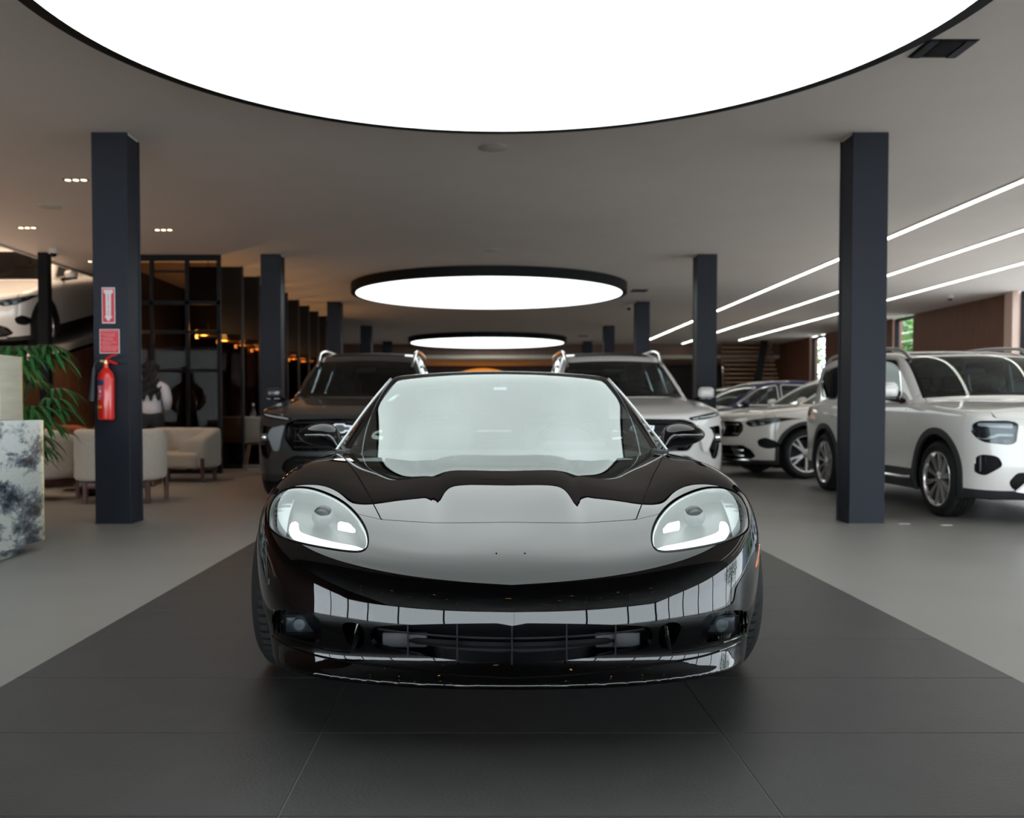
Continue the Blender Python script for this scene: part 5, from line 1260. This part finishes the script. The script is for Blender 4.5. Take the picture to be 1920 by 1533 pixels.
for i, (x, y) in enumerate(((-9.0, 9.5), (-7.9, 13.0), (-9.5, 15.5), (-7.6, 17.5), (-10.5, 12.5))):
    t = thing('high_spotlight', ['warm spotlight high above the lower end of the ramp', 'warm spotlight high above the nose of the ramp car', 'warm spotlight high above the middle of the ramp car', 'warm spotlight high above the tail of the ramp car', 'warm spotlight high up nearest the left wall beside the ramp'][i], 'light', (x, y, 7.0), 0, 'warm spotlights above the ramp')
    b = bmesh.new(); lathe(b, [(.001, 0), (.09, 0), (.09, -.20), (.075, -.20), (.07, -.16), (.001, -.16)], 20, 'z'); fin('housing', b, 'black_frame', t)
    b = bmesh.new(); lathe(b, [(.001, -.165), (.068, -.168), (.001, -.166)], 20, 'z'); fin('bulb', b, 'spot', t)
    ld = bpy.data.lights.new('ramp_beam', 'SPOT'); ld.energy = 520; ld.color = (1, .78, .58); ld.spot_size = R_(110); ld.spot_blend = .7; ld.shadow_soft_size = .07
    lo = bpy.data.objects.new('ramp_beam', ld); COL.objects.link(lo); lo.parent = t; lo.location = (0, 0, -.22)
nb = thing('building', 'grey-blue neighbouring building beyond the glass at the right edge', 'building', (23, 34, -.13))
box('wall', 0, 8, -22, 30, 0, 8, mat('render_wall', (.16, .19, .23), .8, noise=.1, nscale=.6), nb)
for k in range(12): box('window', -.06, 0, -20 + 4 * k, -18 + 4 * k, 1.2, 3.4, 'gloss_black', nb); box('window', -.06, 0, -20 + 4 * k, -18 + 4 * k, 4.8, 6.8, 'gloss_black', nb)
# ---------------------------------------------------------------- stairs, far wall
sr = thing('wooden_staircase', 'open wooden staircase with a dark stringer against the far right wall', 'stairs', (8.45, 33.2, 0))
for k in range(15):
    z = 1.15 + k * .155; box('tread', .0, 2.0 - .02 * k, .10 * k * 0 + .05 * k, .05 * k + .30, z, z + .05, 'oak', sr)
b = bmesh.new(); prism(b, [(.62, .0), (.86, .0), (1.40, CH), (1.16, CH)], -.05, .0, 'y'); fin('stringer', b, 'black_frame', sr, smooth=False)
b = bmesh.new()
for x in (.02, 1.78): cyl(b, (x, .3, 0), (x, .9, CH - .01), .02, seg=8)
fin('hanger_rods', b, 'chrome', sr)
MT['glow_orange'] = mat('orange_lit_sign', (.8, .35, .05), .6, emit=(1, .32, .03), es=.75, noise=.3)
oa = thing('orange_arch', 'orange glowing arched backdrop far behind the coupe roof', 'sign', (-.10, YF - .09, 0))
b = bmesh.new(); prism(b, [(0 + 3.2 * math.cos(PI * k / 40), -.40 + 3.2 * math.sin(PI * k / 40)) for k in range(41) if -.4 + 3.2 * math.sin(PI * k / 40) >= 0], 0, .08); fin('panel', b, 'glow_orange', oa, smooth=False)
b = bmesh.new()
for k in range(26): x = -.9 + .07 * k; r = rng.uniform(.05, .12); bmesh.ops.create_icosphere(b, subdivisions=1, radius=r, matrix=Matrix.Translation((x, -.05, 2.32 + .12 * math.sin(k * .9) * .5)))
fin('silhouette_foliage', b, 'matt_black', oa)['kind'] = 'stuff'
wb = thing('white_screen', 'narrow white-framed standing panel beyond the white SUV mirror', 'panel', (3.55, 18.6, 0)); box('board', -.12, .12, -.02, .02, .3, 1.62, 'white_obj', wb, bev=.004); box('foot', -.15, .15, -.15, .15, 0, .03, 'dark_metal', wb); box('post', -.02, .02, -.015, .015, .03, .31, 'dark_metal', wb)
for i, (x, y, a) in enumerate(((4.25, 9.62, 10), (4.60, 8.42, 5), (4.28, 8.52, -4))):
    if i: o = box('floor_marker', -.045, .045, -.02, .02, 0, .004, 'white_obj', rot=(0, 0, R_(a)), loc=(x - .62, y - .25, 0)); tag(o, ['', 'white floor marker strip before the boxy SUV, the right one', 'white floor marker strip before the boxy SUV, the left one'][i], 'floor marker', 'white floor marker strips')
# ---------------------------------------------------------------- person standing behind the loveseat
MT.update(skin=mat('skin', (.42, .22, .15), .5, noise=.1), hair=mat('black_hair', (.006, .005, .005), .35, bump=.8, bscale=60, stretch=(8, 8, 1)), blouse=mat('white_blouse', (.52, .50, .52), .8, bump=.2, bscale=20), trousers=mat('black_trousers', (.012, .012, .014), .8))
def skin_body(name, verts, edges, m, parent, sub=2):
    me = bpy.data.meshes.new(name); me.from_pydata([v[:3] for v in verts], edges, []); o = bpy.data.objects.new(name, me); COL.objects.link(o)
    o.modifiers.new('s', 'SKIN'); sv = me.skin_vertices[0].data
    for i, v in enumerate(verts): sv[i].radius = (v[3], v[4] if len(v) > 4 else v[3])
    sv[0].use_root = True
    ms = o.modifiers.new('d', 'SUBSURF'); ms.levels = sub; ms.render_levels = sub
    bpy.context.view_layer.update(); dg = bpy.context.evaluated_depsgraph_get(); m2 = bpy.data.meshes.new_from_object(o.evaluated_get(dg)); bpy.data.objects.remove(o)
    m2.materials.clear(); m2.materials.append(MT[m]); m2.polygons.foreach_set('use_smooth', [True] * len(m2.polygons))
    r = bpy.data.objects.new(name, m2); COL.objects.link(r); r.parent = parent; return r
pe = thing('person', 'person with long wavy black hair and white blouse, seen from behind, beside the left column', 'person', (-4.90, 13.95, 0), R_(180))
V = [(0, 0, .95, .135, .10), (0, 0, 1.10, .115, .085), (0, .01, 1.25, .14, .09), (0, .01, 1.37, .15, .08), (0, 0, 1.45, .055), (0, -.015, 1.53, .068, .075), (0, -.02, 1.60, .075, .09), (0, -.01, 1.66, .055, .06),
     (.16, .01, 1.36, .052), (.235, .04, 1.10, .040), (.16, -.14, .98, .030), (.11, -.19, .98, .026),
     (-.16, .01, 1.36, .052), (-.235, .04, 1.10, .040), (-.16, -.14, .98, .030), (-.11, -.19, .98, .026),
     (.09, 0, .86, .09), (.10, -.01, .48, .058), (.10, .02, .09, .038), (.10, -.12, .035, .032), (-.09, 0, .86, .09), (-.10, -.01, .48, .058), (-.10, .02, .09, .038), (-.10, -.12, .035, .032)]
E = [(0, 1), (1, 2), (2, 3), (3, 4), (4, 5), (5, 6), (6, 7), (3, 8), (8, 9), (9, 10), (10, 11), (3, 12), (12, 13), (13, 14), (14, 15), (0, 16), (16, 17), (17, 18), (18, 19), (0, 20), (20, 21), (21, 22), (22, 23)]
skin_body('body', V, E, 'skin', pe)
skin_body('blouse', [(0, 0, .86, .20, .15), (0, 0, 1.10, .145, .11), (0, .01, 1.26, .165, .11), (0, .01, 1.385, .185, .115), (.175, .01, 1.37, .092), (.25, .04, 1.12, .075), (.19, -.10, 1.0, .055), (-.175, .01, 1.37, .092), (-.25, .04, 1.12, .075), (-.19, -.10, 1.0, .055)], [(0, 1), (1, 2), (2, 3), (3, 4), (4, 5), (5, 6), (3, 7), (7, 8), (8, 9)], 'blouse', pe)
skin_body('trousers', [(0, 0, 1.0, .15, .115), (0, 0, .90, .16, .12), (.09, 0, .84, .105), (.10, -.01, .48, .078), (.10, .02, .10, .062), (-.09, 0, .84, .105), (-.10, -.01, .48, .078), (-.10, .02, .10, .062)], [(0, 1), (1, 2), (2, 3), (3, 4), (1, 5), (5, 6), (6, 7)], 'trousers', pe)
def hairf(x, y, z):
    ax = np.sqrt(x * x + 1e-6); wv = .010 * np.sin(z * 55 + x * 30) + .008 * np.sin(x * 90 + z * 20)
    head = np.sqrt((x / .105)**2 + ((y - .005) / .115)**2 + ((z - 1.605) / .115)**2) * .11 - .11
    w_ = .085 + .085 * np.clip((1.60 - z) / .35, 0, 1); fall = smax(smax(np.sqrt((ax / w_)**2 + ((y - .075) / .055)**2 + 1e-9) * .055 - .055, z - 1.64, .05), 1.17 + .05 * np.sin(x * 60) - z, .03)
    f = smin(head, fall, .05) + wv; return np.maximum(f, -(y + .045) + (z - 1.66) * .6)
put('hair', nets(hairf, (-.24, -.15, 1.08), (.24, .22, 1.76), (.010, .010, .012)), 'hair', pe)
for sx in (-1, 1):
    b = bmesh.new(); bx(b, sx * .11 - .014, sx * .11 + .014, -.275, -.20, .955, 1.005, .010, 2)
    hd = fin('hand', b, 'skin', pe, ang=80)
    for j, L in enumerate((.052, .062, .058, .045)):
        b = bmesh.new(); z = .998 - .014 * j; tube(b, [(sx * .11, -.27, z), (sx * .105, -.27 - L * .55, z - .002), (sx * .085, -.27 - L * .9, z - .006)], [.0085, .0075, .0055], 8); fin('finger', b, 'skin', hd, ang=80)
    b = bmesh.new(); tube(b, [(sx * .108, -.215, 1.0), (sx * .085, -.24, 1.018), (sx * .072, -.265, 1.02)], [.010, .009, .007], 8); fin('thumb', b, 'skin', hd, ang=80)
b = bmesh.new(); lathe(b, [(.03, -.006), (.034, 0), (.03, .006)], 16, 'y', (-.135, -.165, .98)); fin('bracelet', b, 'gold', pe)
b = bmesh.new()
for sx in (-1, 1): bmesh.ops.create_uvsphere(b, u_segments=10, v_segments=6, radius=.011, matrix=Matrix.Translation((sx * .032, -.098, 1.605)))
bx(b, -.011, .011, -.118, -.095, 1.565, 1.60, .006, 2); bx(b, -.022, .022, -.106, -.095, 1.543, 1.550, .003, 1)
fin('face_features', b, 'skin', pe)['kind'] = 'stuff'

# ---------------------------------------------------------------- trees outside the right windows
MT.update(foliage=mat('tree_foliage', (.06, .16, .02), .6, noise=.6, nscale=3), bark=mat('bark', (.06, .045, .03), .9, bump=.5, bscale=20))
def tree(x, y, h, r, seed, label):
    g = random.Random(seed); t = thing('tree', label, 'tree', (x, y, -.13), 0, 'trees outside the right windows')
    b = bmesh.new(); tube(b, [(0, 0, 0), (.05, .03, h * .4), (-.04, .05, h * .75)], [.14, .10, .05], 8); fin('trunk', b, 'bark', t)
    n = 2600; P = np.array([[g.gauss(0, 1), g.gauss(0, 1), g.gauss(0, 1)] for _ in range(n)]); P /= np.linalg.norm(P, axis=1)[:, None]; P *= (np.array([g.random() for _ in range(n)])[:, None]**.4) * r; P[:, 2] = P[:, 2] * 1.1 + h * .62
    A = np.array([[g.gauss(0, .09) for _ in range(6)] for _ in range(n)]); V = np.stack([P, P + A[:, :3], P + A[:, 3:]], 1).reshape(-1, 3)
    o = mesh_obj('crown', V, np.arange(n * 3).reshape(-1, 3), None, 'foliage', t); o['kind'] = 'stuff'
for i, (x, y, h, r) in enumerate(((13.6, 26.5, 4.6, 1.9), (13.4, 30.0, 4.2, 1.8), (15.0, 34.0, 5.0, 2.0), (14.5, 39.9, 5.0, 2.2), (16.0, 12.0, 4.2, 2.0), (16.5, 3.0, 4.6, 2.1))):
    tree(x, y, h, r, i + 3, ['leafy tree seen through the narrow window behind the boxy SUV', 'leafy tree in the narrow window farther along the right wall', 'tree outside beyond the far end of the right wall', 'last tree outside beyond the far right corner', 'tree outside the glazed front part of the right wall', 'tree outside the glazing nearest the viewer on the right'][i])
